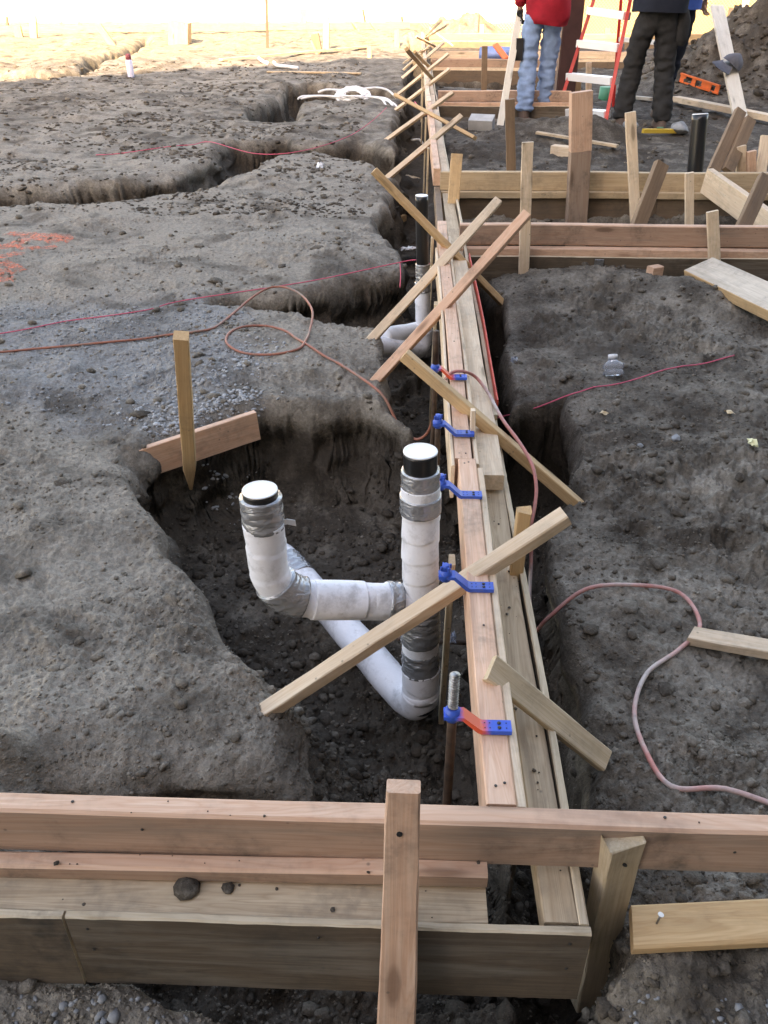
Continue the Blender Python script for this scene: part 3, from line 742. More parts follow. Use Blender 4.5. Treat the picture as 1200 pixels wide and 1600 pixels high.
# ------------------------------------------------------------------ an unseen building added behind the camera to shade the site, walls and fences beyond it
TH = R(35)
def behind(u, v, z): return Vector((0.6 + math.cos(TH) * u + math.sin(TH) * v, -4.2 + math.sin(TH) * u - math.cos(TH) * v, z))
shade_bld = thing('building', 'plain dark grey unseen building added behind the photographer to shade the building site', 'building', behind(0, 0, -0.3), rz=TH)
H_B = 11.5
def bl_box(name, x0, x1, y0, y1, z0, z1, mat, par):
    v = [(a, b_, c) for c in (z0, z1) for b_ in (y0, y1) for a in (x0, x1)]
    f = [(0, 2, 3, 1), (4, 5, 7, 6), (0, 1, 5, 4), (1, 3, 7, 5), (3, 2, 6, 7), (2, 0, 4, 6)]
    return mesh_obj(name, v, f, mat, par)
bl_box('wall', -26, 24, -11, 0, 0, H_B - 0.25, M['wallgrey'], shade_bld)
bl_box('parapet', -26.15, 24.15, -11.15, 0.15, H_B - 0.25, H_B, M['roofing'], shade_bld)
for st in range(3):
    for k in range(11):
        wx = -24 + k * 4.5
        wf = bl_box('window', wx, wx + 1.6, 0.0, 0.05, 1.2 + st * 3.1, 2.8 + st * 3.1, M['postw'], shade_bld)
        bl_box('pane', wx + 0.08, wx + 1.52, 0.05, 0.07, 1.28 + st * 3.1, 2.72 + st * 3.1, M['glass'], wf)

A = P(-260, 46, -0.2); B = P(690, 44, -0.2)
d = (B - A); d.z = 0; Lw = d.length; rz = math.atan2(d.y, d.x)
wallL = thing('boundary_wall', 'bright sunlit white wall closing the far side of the site', 'wall', (A.x, A.y + 3.2, -0.3), rz=rz)
bl_box('wall_face', -18, Lw + 4, 0, 0.25, 0, 2.9, M['stucco'], wallL)
bl_box('coping', -18.05, Lw + 4.05, -0.06, 0.31, 2.9, 3.02, M['postw'], wallL)
for k in range(14):
    bl_box('pilaster', -16 + k * 3.6, -15.65 + k * 3.6, -0.07, 0.0, 0, 2.9, M['stucco'], wallL)

fA = PY(880, 52, 21.5); fB = PY(1330, 50, 20.2); d = fB - fA; d.z = 0; Lf = d.length
fen = thing('chain_link_fence', 'sunlit chain link fence with pale yellow screen and white posts', 'fence', (fA.x, fA.y, -0.35), rz=math.atan2(d.y, d.x))
bl_box('screen', -0.8, Lf + 6, 0.05, 0.06, 0.05, 1.95, M['screen'], fen)
posts = [-0.6, (1060 - 880) / 450 * Lf, (1163 - 880) / 450 * Lf, Lf * 0.86, Lf * 1.1, Lf * 1.4]
for px_ in posts:
    tube('post', [fen.matrix_basis @ Vector((px_, -0.03, -0.2)), fen.matrix_basis @ Vector((px_, -0.03, 2.1))], 0.075, M['postw'], fen, 8)
tube('top_rail', [fen.matrix_basis @ Vector((-0.8, 0, 2.05)), fen.matrix_basis @ Vector((Lf + 6, 0, 2.05))], 0.03, M['postw'], fen, 6)
wv, wf_ = [], []
for k in range(220):
    for sgn in (1, -1):
        x0 = -3.0 + k * 0.07; x1 = x0 + sgn * 2.0; a0, a1 = Vector((x0, 0.0, 0.05)), Vector((x1, 0.0, 2.05))
        for (p, q) in ((a0, a1),):
            b0 = len(wv); wv += [p + Vector((-.006, -.01, 0)), p + Vector((.006, -.01, 0)), p + Vector((0, .003, 0)), q + Vector((-.006, -.01, 0)), q + Vector((.006, -.01, 0)), q + Vector((0, .003, 0))]
            wf_ += [(b0, b0 + 1, b0 + 4, b0 + 3), (b0 + 1, b0 + 2, b0 + 5, b0 + 4), (b0 + 2, b0, b0 + 3, b0 + 5)]
wm = mesh_obj('wire_mesh', wv, wf_, M['wire'], fen); wm['kind'] = 'stuff'

# ------------------------------------------------------------------ the long form
X0 = 0.109
lf = thing('concrete_form', 'long narrow timber form running from the near beam into the distance', 'formwork', (0.16, 0.70, -0.1))
def yboard(x0, x1, z0, z1, y0, y1, mat, par=lf, edge=None, name='board', tall=None, dx=0.0, warp=0.002):
    """a board along +Y filling x0..x1, z0..z1"""
    c = Vector(((x0 + x1) / 2, y0, (z0 + z1) / 2)); e = Vector(((x0 + x1) / 2 + dx, y1, (z0 + z1) / 2))
    if (z1 - z0) >= (x1 - x0): return board(name, c, e, z1 - z0, x1 - x0, (0, 0, 1), mat, par, edge, warp=warp)
    return board(name, c, e, x1 - x0, z1 - z0, (1, 0, 0), mat, par, edge, warp=warp)
yboard(X0, XP1, -0.089, 0.0, 0.703, 1.606, M['pink'])
yboard(X0 - 0.004, XP1 - 0.004, -0.089, -0.002, 1.612, 3.70, M['pink'], dx=0.004)
yboard(0.0955, X0 - 0.0055, -0.086, -0.004, 1.58, 3.3, M['pale'])
yboard(XP1 + .001, 0.161, -0.09, -0.004, 0.703, 1.57, M['pale'])
yboard(XP1 + .001, 0.158, -0.09, -0.010, 1.60, 3.5, M['pale'])
yboard(0.1760, 0.2200, -0.136, -0.098, 0.605, 1.74, M['stained'])
yboard(0.1605, 0.2150, -0.088, -0.050, 1.62, 3.30, M['pale'])
yboard(0.1625, 0.2190, -0.134, -0.096, 1.745, 4.70, M['stained'])
yboard(0.2215, 0.2335, -0.25, -0.093, 0.6015, 1.98, M['ply'], edge=M['edge'], name='plywood_sheet')
yboard(0.2215, 0.2335, -0.47, -0.075, 1.984, 4.70, M['ply'], edge=M['edge'], name='plywood_sheet')
pb = yboard(0.2345, 0.2390, -0.115, -0.055, 2.03, 3.42, M['redpaint'], name='painted_batten'); pb['label'] = 'red painted batten along the outer edge'
yboard(0.112, 0.150, -0.089, 0.0, 4.86, 7.68, M['pink'])
yboard(0.160, 0.200, -0.13, -0.05, 4.86, 7.6, M['pale'])
yboard(0.105, 0.143, -0.089, 0.0, 7.72, 11.6, M['pale'])
yboard(0.150, 0.190, -0.12, -0.04, 7.72, 11.6, M['pale'])
yboard(0.112, 0.150, -0.089, 0.02, 11.64, 17.0, M['pale'])
yboard(0.20, 0.212, -0.5, -0.06, 4.9, 11.6, M['ply'], edge=M['edge'], name='plywood_sheet')
yboard(0.118, 0.150, -0.17, -0.09, 3.72, 4.84, M['brown'])
for (yy, xx, zt) in ((1.30, 0.088, -0.05), (2.75, 0.086, -0.04), (3.55, 0.088, -0.03), (5.3, 0.09, 0.03), (6.6, 0.09, 0.02), (8.8, 0.085, 0.06), (10.2, 0.085, 0.06)):
    board('support_slat', (xx, yy, zt), (xx - 0.004, yy + 0.02, -0.5), 0.034, 0.012, (0, 1, 0), M['buff'], lf)

# ------------------------------------------------------------------ the near beam and the stepped form under it
nf = thing('concrete_form', 'stepped timber form with pink top beam crossing the site nearest the camera', 'formwork', (0, 0.64, -0.1))
def xboard(x0, x1, y0, y1, z0, z1, mat, par=nf, edge=None, name='board', dy=0.0, warp=0.002):
    c = Vector((x0, (y0 + y1) / 2, (z0 + z1) / 2)); e = Vector((x1, (y0 + y1) / 2 + dy, (z0 + z1) / 2))
    if (z1 - z0) >= (y1 - y0): return board(name, c, e, z1 - z0, y1 - y0, (0, 0, 1), mat, par, edge, warp=warp, cham=0.004)
    return board(name, c, e, y1 - y0, z1 - z0, (0, 1, 0), mat, par, edge, warp=warp)
xboard(-0.78, 0.86, 0.671, 0.7015, -0.083, 0.0, M['pinkmud_shade'], edge=M['pink'])
xboard(-0.78, 0.111, 0.6455, 0.670, -0.099, -0.072, M['pinkmud_shade'], edge=M['pink'])
xboard(-0.78, 0.110, 0.6015, 0.668, -0.140, -0.1005, M['stained'])
xboard(-0.415, 0.2345, 0.5885, 0.6000, -0.245, -0.094, M['ply'], edge=M['edge'], name='plywood_sheet')
xboard(-0.86, -0.418, 0.587, 0.5985, -0.245, -0.092, M['ply'], edge=M['edge'], name='plywood_sheet')
cl_pts = [P(292, 1387, -0.098), P(318, 1390, -0.098), P(356, 1387, -0.098)]
for p, s, lb in ((cl_pts[0], 0.017, 'crescent lump of mud on the stained board of the near form'), (cl_pts[2], 0.0085, 'small round lump of mud on the stained board of the near form')):
    ml = lathe('mud_lump', p + Vector((0, 0, -0.002)), [(s * .5, 0), (s, s * .2), (s * .85, s * .55), (s * .3, s * .8)], M['soil'], n=9, jitter=0.22)
    tag(ml, lb, 'mud lump')

# ------------------------------------------------------------------ cross forms on the right
def cross_form(label, Y, xr, zt=0.0, xl=0.205, plymat='ply', mats=('pink', 'pink'), x_ply=None, bottom=-0.34, hi=0.086):
    t = thing('concrete_form', label, 'formwork', ((xl + xr) / 2, Y, -0.1))
    xboard(xl, xr, Y - 0.038, Y, zt - hi, zt, M['pinkmud_shade'] if mats[0] == 'pink' else M[mats[0]], t, edge=M['pink'])
    xboard(xl, xr, Y - 0.085, Y - 0.040, zt - hi - 0.034, zt - hi - 0.002, M[mats[1]], t)
    xboard(xl, xr, Y - 0.098, Y - 0.0865, bottom, zt - hi - 0.030, M[plymat], t, edge=M['edge'], name='plywood_sheet')
    return t
f1 = cross_form('timber cross form of stacked planks and muddy plywood, first beyond the bottle', 3.68, 2.6)
bx = G(937, 405); mc = PY(937, 405, 3.575)
box('metal_strap', (mc.x, 3.5785, -0.165), (0.038, 0.004, 0.085), M['steel'], f1)
f2 = thing('concrete_form', 'timber cross form with the tall upright post standing against it', 'formwork', (1.3, 4.8, -0.1))
xboard(0.15, 2.05, 4.765, 4.803, -0.097, 0.0, M['beige'], f2); xboard(2.052, 3.3, 4.765, 4.803, -0.097, 0.0, M['pinkmud_shade'], f2)
xboard(0.155, 3.3, 4.730, 4.764, -0.128, -0.095, M['beige'], f2)
for k, (a, b_) in enumerate(((0.15, 0.62), (0.622, 1.32), (1.322, 2.0), (2.002, 3.3))):
    xboard(a, b_, 4.750 + 0.002 * (k % 2), 4.762 + 0.002 * (k % 2), -0.56, -0.130, M['plyb'], f2, name='plywood_sheet')
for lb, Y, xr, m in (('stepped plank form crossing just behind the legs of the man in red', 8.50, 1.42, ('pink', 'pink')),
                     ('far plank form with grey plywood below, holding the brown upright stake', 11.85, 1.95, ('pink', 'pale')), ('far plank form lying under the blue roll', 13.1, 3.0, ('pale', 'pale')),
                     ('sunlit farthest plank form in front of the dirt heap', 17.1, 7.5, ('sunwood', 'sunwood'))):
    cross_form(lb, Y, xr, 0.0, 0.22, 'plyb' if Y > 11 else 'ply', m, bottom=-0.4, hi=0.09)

# ------------------------------------------------------------------ stakes that lie across the long form
def over(label, lp, rp, cross, base, zb=-0.22, w=0.036, t=0.022, mat='pale', zc=None, grp=None, fray=False, roll=0.5):
    """a stake lying across the form: 'base' tells which end sits in the dirt"""
    c = P(*cross, (t / 2 + 0.002) if zc is None else zc)
    if base == 'l': a = P(*lp, zb); e = extend(a, c, *rp)
    else: a = P(*rp, zb); e = extend(a, c, *lp)
    a = a + (a - e).normalized() * 0.03
    ax = (e - a).normalized(); side = Vector((0, 0, 1)).cross(ax).normalized(); up = ax.cross(side)
    o = board('stake', e, a, w, t, side * math.cos(roll) + up * math.sin(roll), M[mat], fray=fray)
    return tag(o, label, 'stake', grp)
over('long pale stake lying across the form in front of the taller wrapped pipe', (430, 1103), (884, 803), (776, 876), 'l', -0.235, 0.030, 0.026, 'pale', zc=0.016, roll=0.15)
s2a, s2b = P(764, 1042, 0.016), P(945, 1188, -0.17)
s2 = board('stake', s2a, s2b, 0.040, 0.016, (0.6, 0.8, 0.25), M['buff'], fray=True, wid1=0.036); tag(s2, 'short flat muddy stake with frayed end sloping off the form below the long pale stake', 'stake')
over('golden stake sloping from beyond the taller pipe down to the square cut on the right', (632, 553), (893, 780), (719, 630), 'r', -0.21, 0.032, 0.026, 'gold', roll=0.1)
over('reddish stake rising over the form, nearer of the two parallel ones beside the black pipe', (592, 590), (826, 335), (700, 471), 'l', -0.20, 0.031, 0.024, 'pink', roll=0.6)
over('pale yellow stake rising over the form just behind the reddish one', (581, 530), (779, 313), (696, 404), 'l', -0.20, 0.032, 0.024, 'pale', roll=0.6)
over('golden stake passing behind the black pipe and down across the form', (584, 266), (777, 466), (693, 379), 'r', -0.20, 0.036, 0.024, 'gold', roll=0.5)
fargrp = 'slanting stakes across the far stretch of the long form'
FARS = [((590, 290), (721, 181), (683, 213), 'l', 'pale', 'whitish stake slanting over the form just above the golden stake'),
        ((600, 222), (708, 145), (678, 166), 'l', 'pale', 'slanting stake with its low end beside the hanging white tubes'),
        ((617, 150), (738, 213), (676, 180), 'r', 'gold', 'stake slanting down to the right next to the red thread'),
        ((613, 176), (703, 108), (672, 131), 'l', 'pale', 'slanting stake ending by the white cable bundle'),
        ((620, 149), (701, 84), (671, 108), 'l', 'pale', 'slanting stake just beyond the white cable bundle'),
        ((623, 127), (693, 66), (669, 87), 'l', 'pale', None), ((626, 113), (672, 72), (660, 82), 'l', 'pale', None), ((627, 101), (662, 76), (655, 81), 'l', 'pale', None),
        ((635, 77), (678, 126), (672, 119), 'r', 'gold', 'far stake slanting the other way across its neighbours'), ((646, 83), (674, 108), (668, 102), 'r', 'gold', None),
        ((655, 66), (700, 40), (668, 58), 'l', 'pale', None), ((662, 60), (690, 34), (668, 54), 'l', 'pale', None), ((672, 44), (706, 70), (690, 58), 'r', 'pale', None), ((650, 58), (684, 74), (668, 66), 'r', 'pale', None)]
for lp, rp, cr, ba, mt, lb in FARS:
    if lb is None: lb = 'small slanting stake among several at the far end of the long form'; g = 'small slanting stakes at the far end'
    else: g = fargrp
    over(lb, lp, rp, cr, ba, -0.24 if ba == 'l' else -0.07, 0.034, 0.024, mt, grp=g, roll=0.6)

# upright pieces on and beside the long form
def upright(label, top, bot, w, t, mat, wide=(1, 0, 0), tip=False, fray=False, wid1=None, name='stake', cat='stake', grp=None):
    o = board(name, top, bot, w, t, wide, M[mat], tip=tip, fray=fray, wid1=wid1); return tag(o, label, cat, grp)
t0 = PY(818, 796, 1.33); upright('short upright stake with splintered top at the outer edge of the form', t0, (t0.x - 0.004, 1.33, -0.34), 0.026, 0.022, 'gold', fray=True)
t0 = PY(739, 640, 1.74); upright('little upright slat standing in the gap of the form below the golden stake', t0, (0.155, 1.715, -0.12), 0.012, 0.022, 'pale')
t0 = PY(714, 241, 4.55); upright('pale upright stake at the left end of the cross form with the tall post', t0, PY(704, 372, 4.42), 0.058, 0.040, 'gold')

# the near stakes
near = upright('wide upright stake with one nail hole standing before the near form', P(631, 1229, 0.155) , P(617, 1640, -0.30), 0.037, 0.020, 'pink', wid1=0.050)
near_top = P(631, 1229, 0.155); near_bot = P(617, 1640, -0.30)
def on_face(p0, p1, u, off, side, r, mat, par, name):
    ax = (p1 - p0).normalized(); n_ = (CP - p0); n_ = (n_ - ax * n_.dot(ax)).normalized(); sd_ = ax.cross(n_)
    c = p0 + (p1 - p0) * u + n_ * off + sd_ * side
    o = lathe(name, c, [(r, 0), (r, 0.0016)], mat, None, 8, n_); adopt(o, par)
on_face(near_top, near_bot, 0.13, 0.0095, 0.003, 0.0034, M['dark'], near, 'nail_hole')
lt, lb_ = P(973, 1306, -0.012), P(916, 1560, -0.46)
ls = board('stake', lt, lb_, 0.048, 0.030, (0.92, 0.3, 0.2), M['buff'], fray=True); tag(ls, 'leaning muddy stake with two nail holes set against the near beam', 'stake')
on_face(lt, lb_, 0.08, 0.0145, 0.004, 0.0030, M['dark'], ls, 'nail_hole'); on_face(lt, lb_, 0.08, 0.0145, -0.010, 0.0030, M['dark'], ls, 'nail_hole')

# board and stake at the edge of the pit
b0, b1 = P(222, 724, -0.262), P(402, 664, -0.235)
n_b = Vector((b1.y - b0.y, -(b1.x - b0.x), 0)).normalized()
sb = board('plank', b0, b1, 0.092, 0.020, (0, 0, 1), M['pink'], seg=6); tag(sb, 'short plank holding back the gravel at the edge of the pit', 'plank')
stt = PY(283, 524, 1.80); stb = P(298, 762, -0.34)
st = board('stake', stt, stb, 0.034, 0.030, (1, 0.1, 0), M['gold'], tip=True); tag(st, 'yellowish upright stake driven in front of the short gravel plank', 'stake')

# ------------------------------------------------------------------ uprights and braces around the right cross forms
post = thing('timber_post', 'tall broad upright post with wet lower half against the second cross form', 'post', PY(907, 343, 4.70))
pm_ = Vector((PY(906.5, 236, 4.69).x, 4.69, PY(906.5, 236, 4.69).z))
board('post_shaft', PY(908, 143, 4.69), pm_, 0.108, 0.052, (1, 0.12, 0), M['pink'], post)
wl_ = board('wet_lower_half', pm_, (PY(905, 343, 4.69).x, 4.69, -0.5), 0.108, 0.052, (1, 0.12, 0), M['muddy'], post); wl_['label'] = 'muddy greyed lower half'
upright('pale stake before the first cross form by the tips of two slanting stakes', PY(825, 222, 3.56), PY(818, 436, 3.54), 0.044, 0.022, 'pale')
upright('dark brown stake standing behind the second cross form near the white block', PY(796, 155, 4.90), PY(800, 330, 4.90), 0.050, 0.03, 'brown')
upright('pale stake standing left of the yellow level against the second cross form', PY(985, 175, 4.70), PY(993, 360, 4.66), 0.052, 0.026, 'pale')
upright('dark leaning brace between the two nearer cross forms', PY(1034, 256, 3.95), PY(994, 360, 3.78), 0.062, 0.034, 'brown', (1, 0.4, 0))
upright('short pale stake between the two nearer cross forms', PY(1077, 270, 4.35), PY(1077, 380, 4.35), 0.040, 0.022, 'pale')
upright('pale stake nailed to the first cross form above the weathered plank', PY(1113, 330, 3.56), PY(1117, 425, 3.54), 0.046, 0.022, 'pale')
upright('left of the two brown leaning braces beside the black pipe', PY(1157, 174, 5.15), PY(1114, 268, 4.86), 0.062, 0.034, 'brown', (1, 0.4, 0))
upright('right of the two brown leaning braces beside the black pipe', PY(1172, 187, 5.10), PY(1137, 268, 4.86), 0.062, 0.034, 'brown', (1, 0.4, 0))
upright('pointed pale stake behind the diagonal plank of the second form', PY(1158, 228, 4.95), PY(1157, 320, 4.95), 0.050, 0.026, 'pale', tip=False)
upright('stubby pinkish stake end showing above the second form', PY(1174, 236, 4.92), PY(1174, 310, 4.92), 0.046, 0.03, 'pink')
upright('pale stake at the frame edge leaning above the second form', PY(1197, 212, 5.0), PY(1184, 300, 4.9), 0.052, 0.026, 'pale')
upright('dark leaning brace at the frame edge on the first cross form', PY(1196, 278, 3.98), PY(1158, 362, 3.76), 0.062, 0.034, 'brown', (1, 0.4, 0))
pl = board('plank', PY(1104, 282, 4.70), PY(1250, 388, 3.95), 0.125, 0.038, (0, 0, 1), M['pale']); tag(pl, 'broad clean plank running diagonally from the second form to the first', 'plank')
wp0, wp1 = P(1092, 420, -0.125), P(1290, 512, -0.12)
pk = board('plank', wp0, wp1, 0.135, 0.045, (0.25, 1, 0.18), M['grey'], edge=M['gold']); tag(pk, 'weathered grey topped plank lying on the dirt before the first cross form', 'plank')
bk = G(1022, 430); tag(box('wood_block', bk + Vector((0, 0, 0.018)), (0.055, 0.04, 0.04), M['pink'], rz=0.5), 'small square wood offcut on the dirt before the first cross form', 'wood block')
a, b = G(1076, 1002, 0.014), G(1245, 1030, 0.012)
sp_ = board('stake', a, b, 0.036, 0.022, (0.1, 1, 0.1), M['pale'], skew=0.4); tag(sp_, 'cut stake lying on the dirt over the rose coloured hose', 'stake')
a, b = P(986, 1452, -0.165), P(1290, 1437, -0.16)
bd = board('plank', a, b, 0.056, 0.022, (0.06, 1, 0.12), M['gold'], skew=0.22, cham=0.004); tag(bd, 'golden plank with a nail standing in it at the lower right', 'plank')
nl = P(1026, 1443, -0.148)
nail = tube('nail', [nl, nl + Vector((0.003, 0.002, 0.016))], 0.0016, M['steel'], bd, 6); lathe('nail_head', nl + Vector((0.003, 0.002, 0.016)), [(0.004, 0), (0.004, 0.0012)], M['cap'], bd, 10, (0.2, 0.1, 1))

# ------------------------------------------------------------------ anchor bolt holders
def bracket(Y, label, sprayed=False, z=0.0, dx=0.0):
    hx = 0.068 + dx
    t = thing('anchor_bolt_holder', label, 'bolt holder', (hx, Y, z), 'blue bolt holders along the long form')
    mt = M['blueorange'] if sprayed else M['blue']
    prof = [(-0.012, 0.026), (0.014, 0.026), (0.036, 0.0035), (0.041, 0.0012), (0.083, 0.0012), (0.083, 0.0085), (0.043, 0.0085), (0.039, 0.0105), (0.016, 0.032), (-0.012, 0.032)]
    v, f = [], []
    hw = 0.0105; n = len(prof)
    for s in (-1, 1):
        for (a, c) in prof: v.append((a, s * (hw if a > 0 else hw * 0.9), c))
    for k in range(n): f.append((k, (k + 1) % n, n + (k + 1) % n, n + k))
    f.append(tuple(reversed(range(n)))); f.append(tuple(range(n, 2 * n)))
    ob = mesh_obj('arm', v, f, mt, t)
    ob.data.transform(Matrix.Identity(4))
    lathe('collar', (0, 0, 0.0), [(0.0095, 0.020), (0.0108, 0.0315), (0.0108, 0.0375), (0.0082, 0.0385), (0.0082, 0.041)], M['blue'], None, 14).parent = t
    if not sprayed:
        nt_ = lathe('wing_nut', (0, 0, 0.041), [(0.0068, 0), (0.0068, 0.007), (0.0058, 0.0105), (0.0035, 0.0105)], M['blue'], None, 8); nt_.parent = t
        for k in range(4):
            fn = bl_box('fin', -0.0105, 0.0105, -0.0012, 0.0012, 0.0, 0.0085, M['blue'], nt_) if k < 2 else None
            if fn: fn.rotation_euler = (0, 0, k * math.pi / 2 + 0.5)
    for (a, b_) in ((0.066, 0.0042), (0.066, -0.0042)):
        lathe('nail_head', (a, b_, 0.0086), [(0.0027, 0), (0.0027, 0.0012), (0.0012, 0.0018)], M['nail'], None, 8).parent = t
    for (a, b_) in ((0.046, 0.0045), (0.046, -0.0045), (0.053, 0.0045), (0.053, -0.0045), (0.076, 0.0045), (0.076, -0.0045)):
        lathe('peg_hole', (a, b_, 0.0086), [(0.0011, 0), (0.0011, 0.0003)], M['dark'], None, 6).parent = t
    return t
BR = [(0.827, 'blue bolt holder sprayed orange, nearest, carrying the bare threaded bolt', True), (1.145, 'blue bolt holder under which the long pale stake passes', False),
      (1.447, 'blue bolt holder half hidden behind the taller wrapped pipe', False), (1.717, 'blue bolt holder next to the little upright slat', False), (2.035, 'small sprayed blue bolt holder with a brown rod, farthest of the row', True)]
def thread(s, t, u): return 0.0066 + 0.0012 * math.sin(2 * math.pi * s / 0.0046 + t)
for k, (Y, lb, spr) in enumerate(BR):
    bracket(Y, lb, spr)
    x0 = 0.068
    if k in (1, 2): continue
    bt = thing('anchor_bolt', ['silvery threaded anchor bolt standing in the nearest holder', 'rusty anchor bolt hanging under the long pale stake', 'rusty anchor bolt hanging behind the taller pipe', 'rusty anchor bolt hanging beside the looped hose', 'brown rod rising from the farthest bolt holder'][k], 'anchor bolt', (x0, Y, 0.03), 'anchor bolts')
    if k == 0:
        tube('threaded_end', [Vector((x0, Y, 0.042 + i * 0.0007)) for i in range(88)], thread, M['steel'], bt, 10)
    elif k == 4:
        tube('rod_end', [Vector((x0, Y, 0.042)), Vector((x0 - 0.002, Y, 0.13))], 0.0085, M['rust'], bt, 8)
    tube('shank', smooth_path([Vector((x0, Y, 0.024)), Vector((x0, Y, -0.2)), Vector((x0 - 0.002, Y + 0.006, -0.36)), Vector((x0 - 0.03, Y + 0.02, -0.39))], 0.02), 0.0068, M['rust'], bt, 8)

# ------------------------------------------------------------------ wrapped pipes
def lap(r0, pitch, amp=0.0022, wob=0.0008, grow=0.0, ph=0.0, lean=1.0):
    def f(s, t, u):
        q = (s / pitch + lean * t / (2 * math.pi) + ph) % 1.0
        return r0 + grow * u + amp * (1 - q) ** 0.8 + wob * math.sin(3 * t + s * 40)
    return f
def crinkle(r0, a=0.0014):
    a *= 0.6
    def f(s, t, u): return r0 + a * math.sin(5 * t + s * 160) * math.sin(11 * t - s * 90) + a * 0.8 * math.sin(s * 330 + 2 * t)
    return f
def line(a, b_, step=0.005):
    a, b_ = Vector(a), Vector(b_); n = max(2, int((b_ - a).length / step)); return [a.lerp(b_, i / n) for i in range(n + 1)]
def bend(a, c, b_, r, step=0.006):
    """a straight, a rounded corner at c, a straight"""
    a, c, b_ = Vector(a), Vector(c), Vector(b_); u = (a - c).normalized(); v = (b_ - c).normalized()
    p, q = c + u * r, c + v * r
    out = line(a, p, step)[:-1]
    n = max(6, int(r * 1.6 / step))
    for i in range(n + 1):
        t = i / n; out.append(p * (1 - t) ** 2 + c * 2 * t * (1 - t) + q * t * t)
    return out + line(q, b_, step)[1:]
RX, RY = 0.022, 1.281
rtop = PY(657, 706, RY)
def rz_(py): return PY(657, py, RY - 0.03).z
def rpt(z): return Vector((rtop.x + 0.014 * (rtop.z - z) / 0.6, RY, z))
wp = thing('waste_pipe', 'double wrapped drain pipe with two capped risers standing in the near pit', 'pipe', (rtop.x, RY, -0.42))
zt = rtop.z
tube('riser_pipe', line(rpt(zt - 0.16), rpt(zt)), 0.0302, M['abs'], wp, 32)
lathe('test_cap', rpt(zt), [(0.0302, 0), (0.0300, 0.002), (0.027, 0.0028), (0.0265, 0.002)], M['cap'], wp, 32)
zb = -0.40
tube('foam_wrap', line(rpt(-0.135), rpt(rz_(786)), 0.003), lap(0.0338, 0.047, 0.0019, lean=-0.35), M['foam'], wp, 36)
tube('tape', line(rpt(rz_(812)), rpt(rz_(786)), 0.003), crinkle(0.0378, 0.0004), M['tape'], wp, 36)
tube('tape', line(rpt(rz_(774)), rpt(rz_(747)), 0.0025), crinkle(0.0345, 0.0010), M['tape'], wp, 40)
tube('foam_wrap', line(rpt(rz_(788)), rpt(rz_(772)), 0.003), 0.0352, M['foam'], wp, 32)
tube('tape', line(rpt(-0.235), rpt(-0.13), 0.003), crinkle(0.0388, 0.0016), M['tape'], wp, 44)
tube('foam_wrap', line(rpt(-0.262), rpt(-0.232), 0.003), 0.0372, M['foam'], wp, 32)
tube('tape', line(rpt(-0.315), rpt(-0.258), 0.003), crinkle(0.0378, 0.0018), M['tape'], wp, 44)
tube('foam_wrap', line(rpt(-0.372), rpt(-0.312), 0.003), lap(0.0375, 0.05, 0.002), M['foam'], wp, 36)
tube('pipe_joint', line(rpt(-0.42), rpt(-0.36), 0.004), 0.033, M['abs'], wp, 28)
# elbow and the low run towards the back of the pit
lo_end = P(462, 893, -0.395)
el = rpt(-0.445)
tube('foam_wrap', bend(rpt(-0.388), el, lo_end, 0.075), lap(0.0385, 0.16, 0.0016, grow=-0.002), M['foam'], wp, 36)
dirn = (lo_end - el).normalized()
tube('tape', line(lo_end - dirn * 0.035, lo_end + dirn * 0.045, 0.003), crinkle(0.0392, 0.0022), M['tape'], wp, 44)
tube('foam_wrap', bend(lo_end + dirn * 0.03, lo_end + dirn * 0.10, lo_end + dirn * 0.10 + Vector((-0.02, 0.02, -0.12)), 0.05), 0.037, M['foam'], wp, 28)
# the shorter riser and the level branch into the tee
ltop = PY(406, 766, 1.20); lcor = PY(424, 934, 1.20); tee = rpt(PY(655, 942, RY).z)
ld = (lcor - ltop).normalized()
tube('riser_pipe', line(ltop, ltop + ld * 0.09), 0.0302, M['abs'], wp, 32)
lathe('test_cap', ltop, [(0.0302, 0), (0.0300, 0.0016), (0.0275, 0.0022), (0.027, 0.0014)], M['cap'], wp, 32, -ld)
cr = bend(ltop + ld * 0.064, lcor, tee, 0.085, 0.004)
tube('foam_wrap', cr, lap(0.0342, 0.056, 0.0021, lean=0.3), M['foam'], wp, 36)
tube('foam_wrap', line(lcor.lerp(tee, 0.26), lcor.lerp(tee, 0.60), 0.003), lap(0.0368, 0.30, 0.0016, lean=0.25, ph=0.1), M['foam'], wp, 36)
tube('foam_wrap', line(lcor.lerp(tee, 0.57), lcor.lerp(tee, 0.83), 0.003), lap(0.0352, 0.30, 0.0026, lean=0.25, ph=0.6), M['foam'], wp, 36)
tube('tape', line(ltop + ld * 0.012, ltop + ld * 0.072, 0.0025), crinkle(0.0362, 0.0011), M['tape'], wp, 44)
i0 = int(len(cr) * 0.30); tube('tape', cr[i0:i0 + 17], crinkle(0.0400, 0.0010), M['tape'], wp, 44)
tube('tape', line(lcor.lerp(tee, 0.755), lcor.lerp(tee, 0.845), 0.003), crinkle(0.0402, 0.0012), M['tape'], wp, 44)
tl = PY(437, 815, 1.20)
ts = mesh_obj('tape_tail', [(0, 0, 0), (0.012, 0.004, 0.003), (0.026, 0.006, -0.001), (0.027, 0.006, -0.013), (0.012, 0.004, -0.008), (0, 0, -0.010),
                            (0, .001, 0), (0.012, 0.005, 0.003), (0.026, 0.007, -0.001), (0.027, 0.007, -0.013), (0.012, 0.005, -0.008), (0, .001, -0.010)],
              [(0, 1, 4, 5), (1, 2, 3, 4), (11, 10, 7, 6), (10, 9, 8, 7), (0, 6, 7, 1), (1, 7, 8, 2), (2, 8, 9, 3), (3, 9, 10, 4), (4, 10, 11, 5)], M['wscrap'])
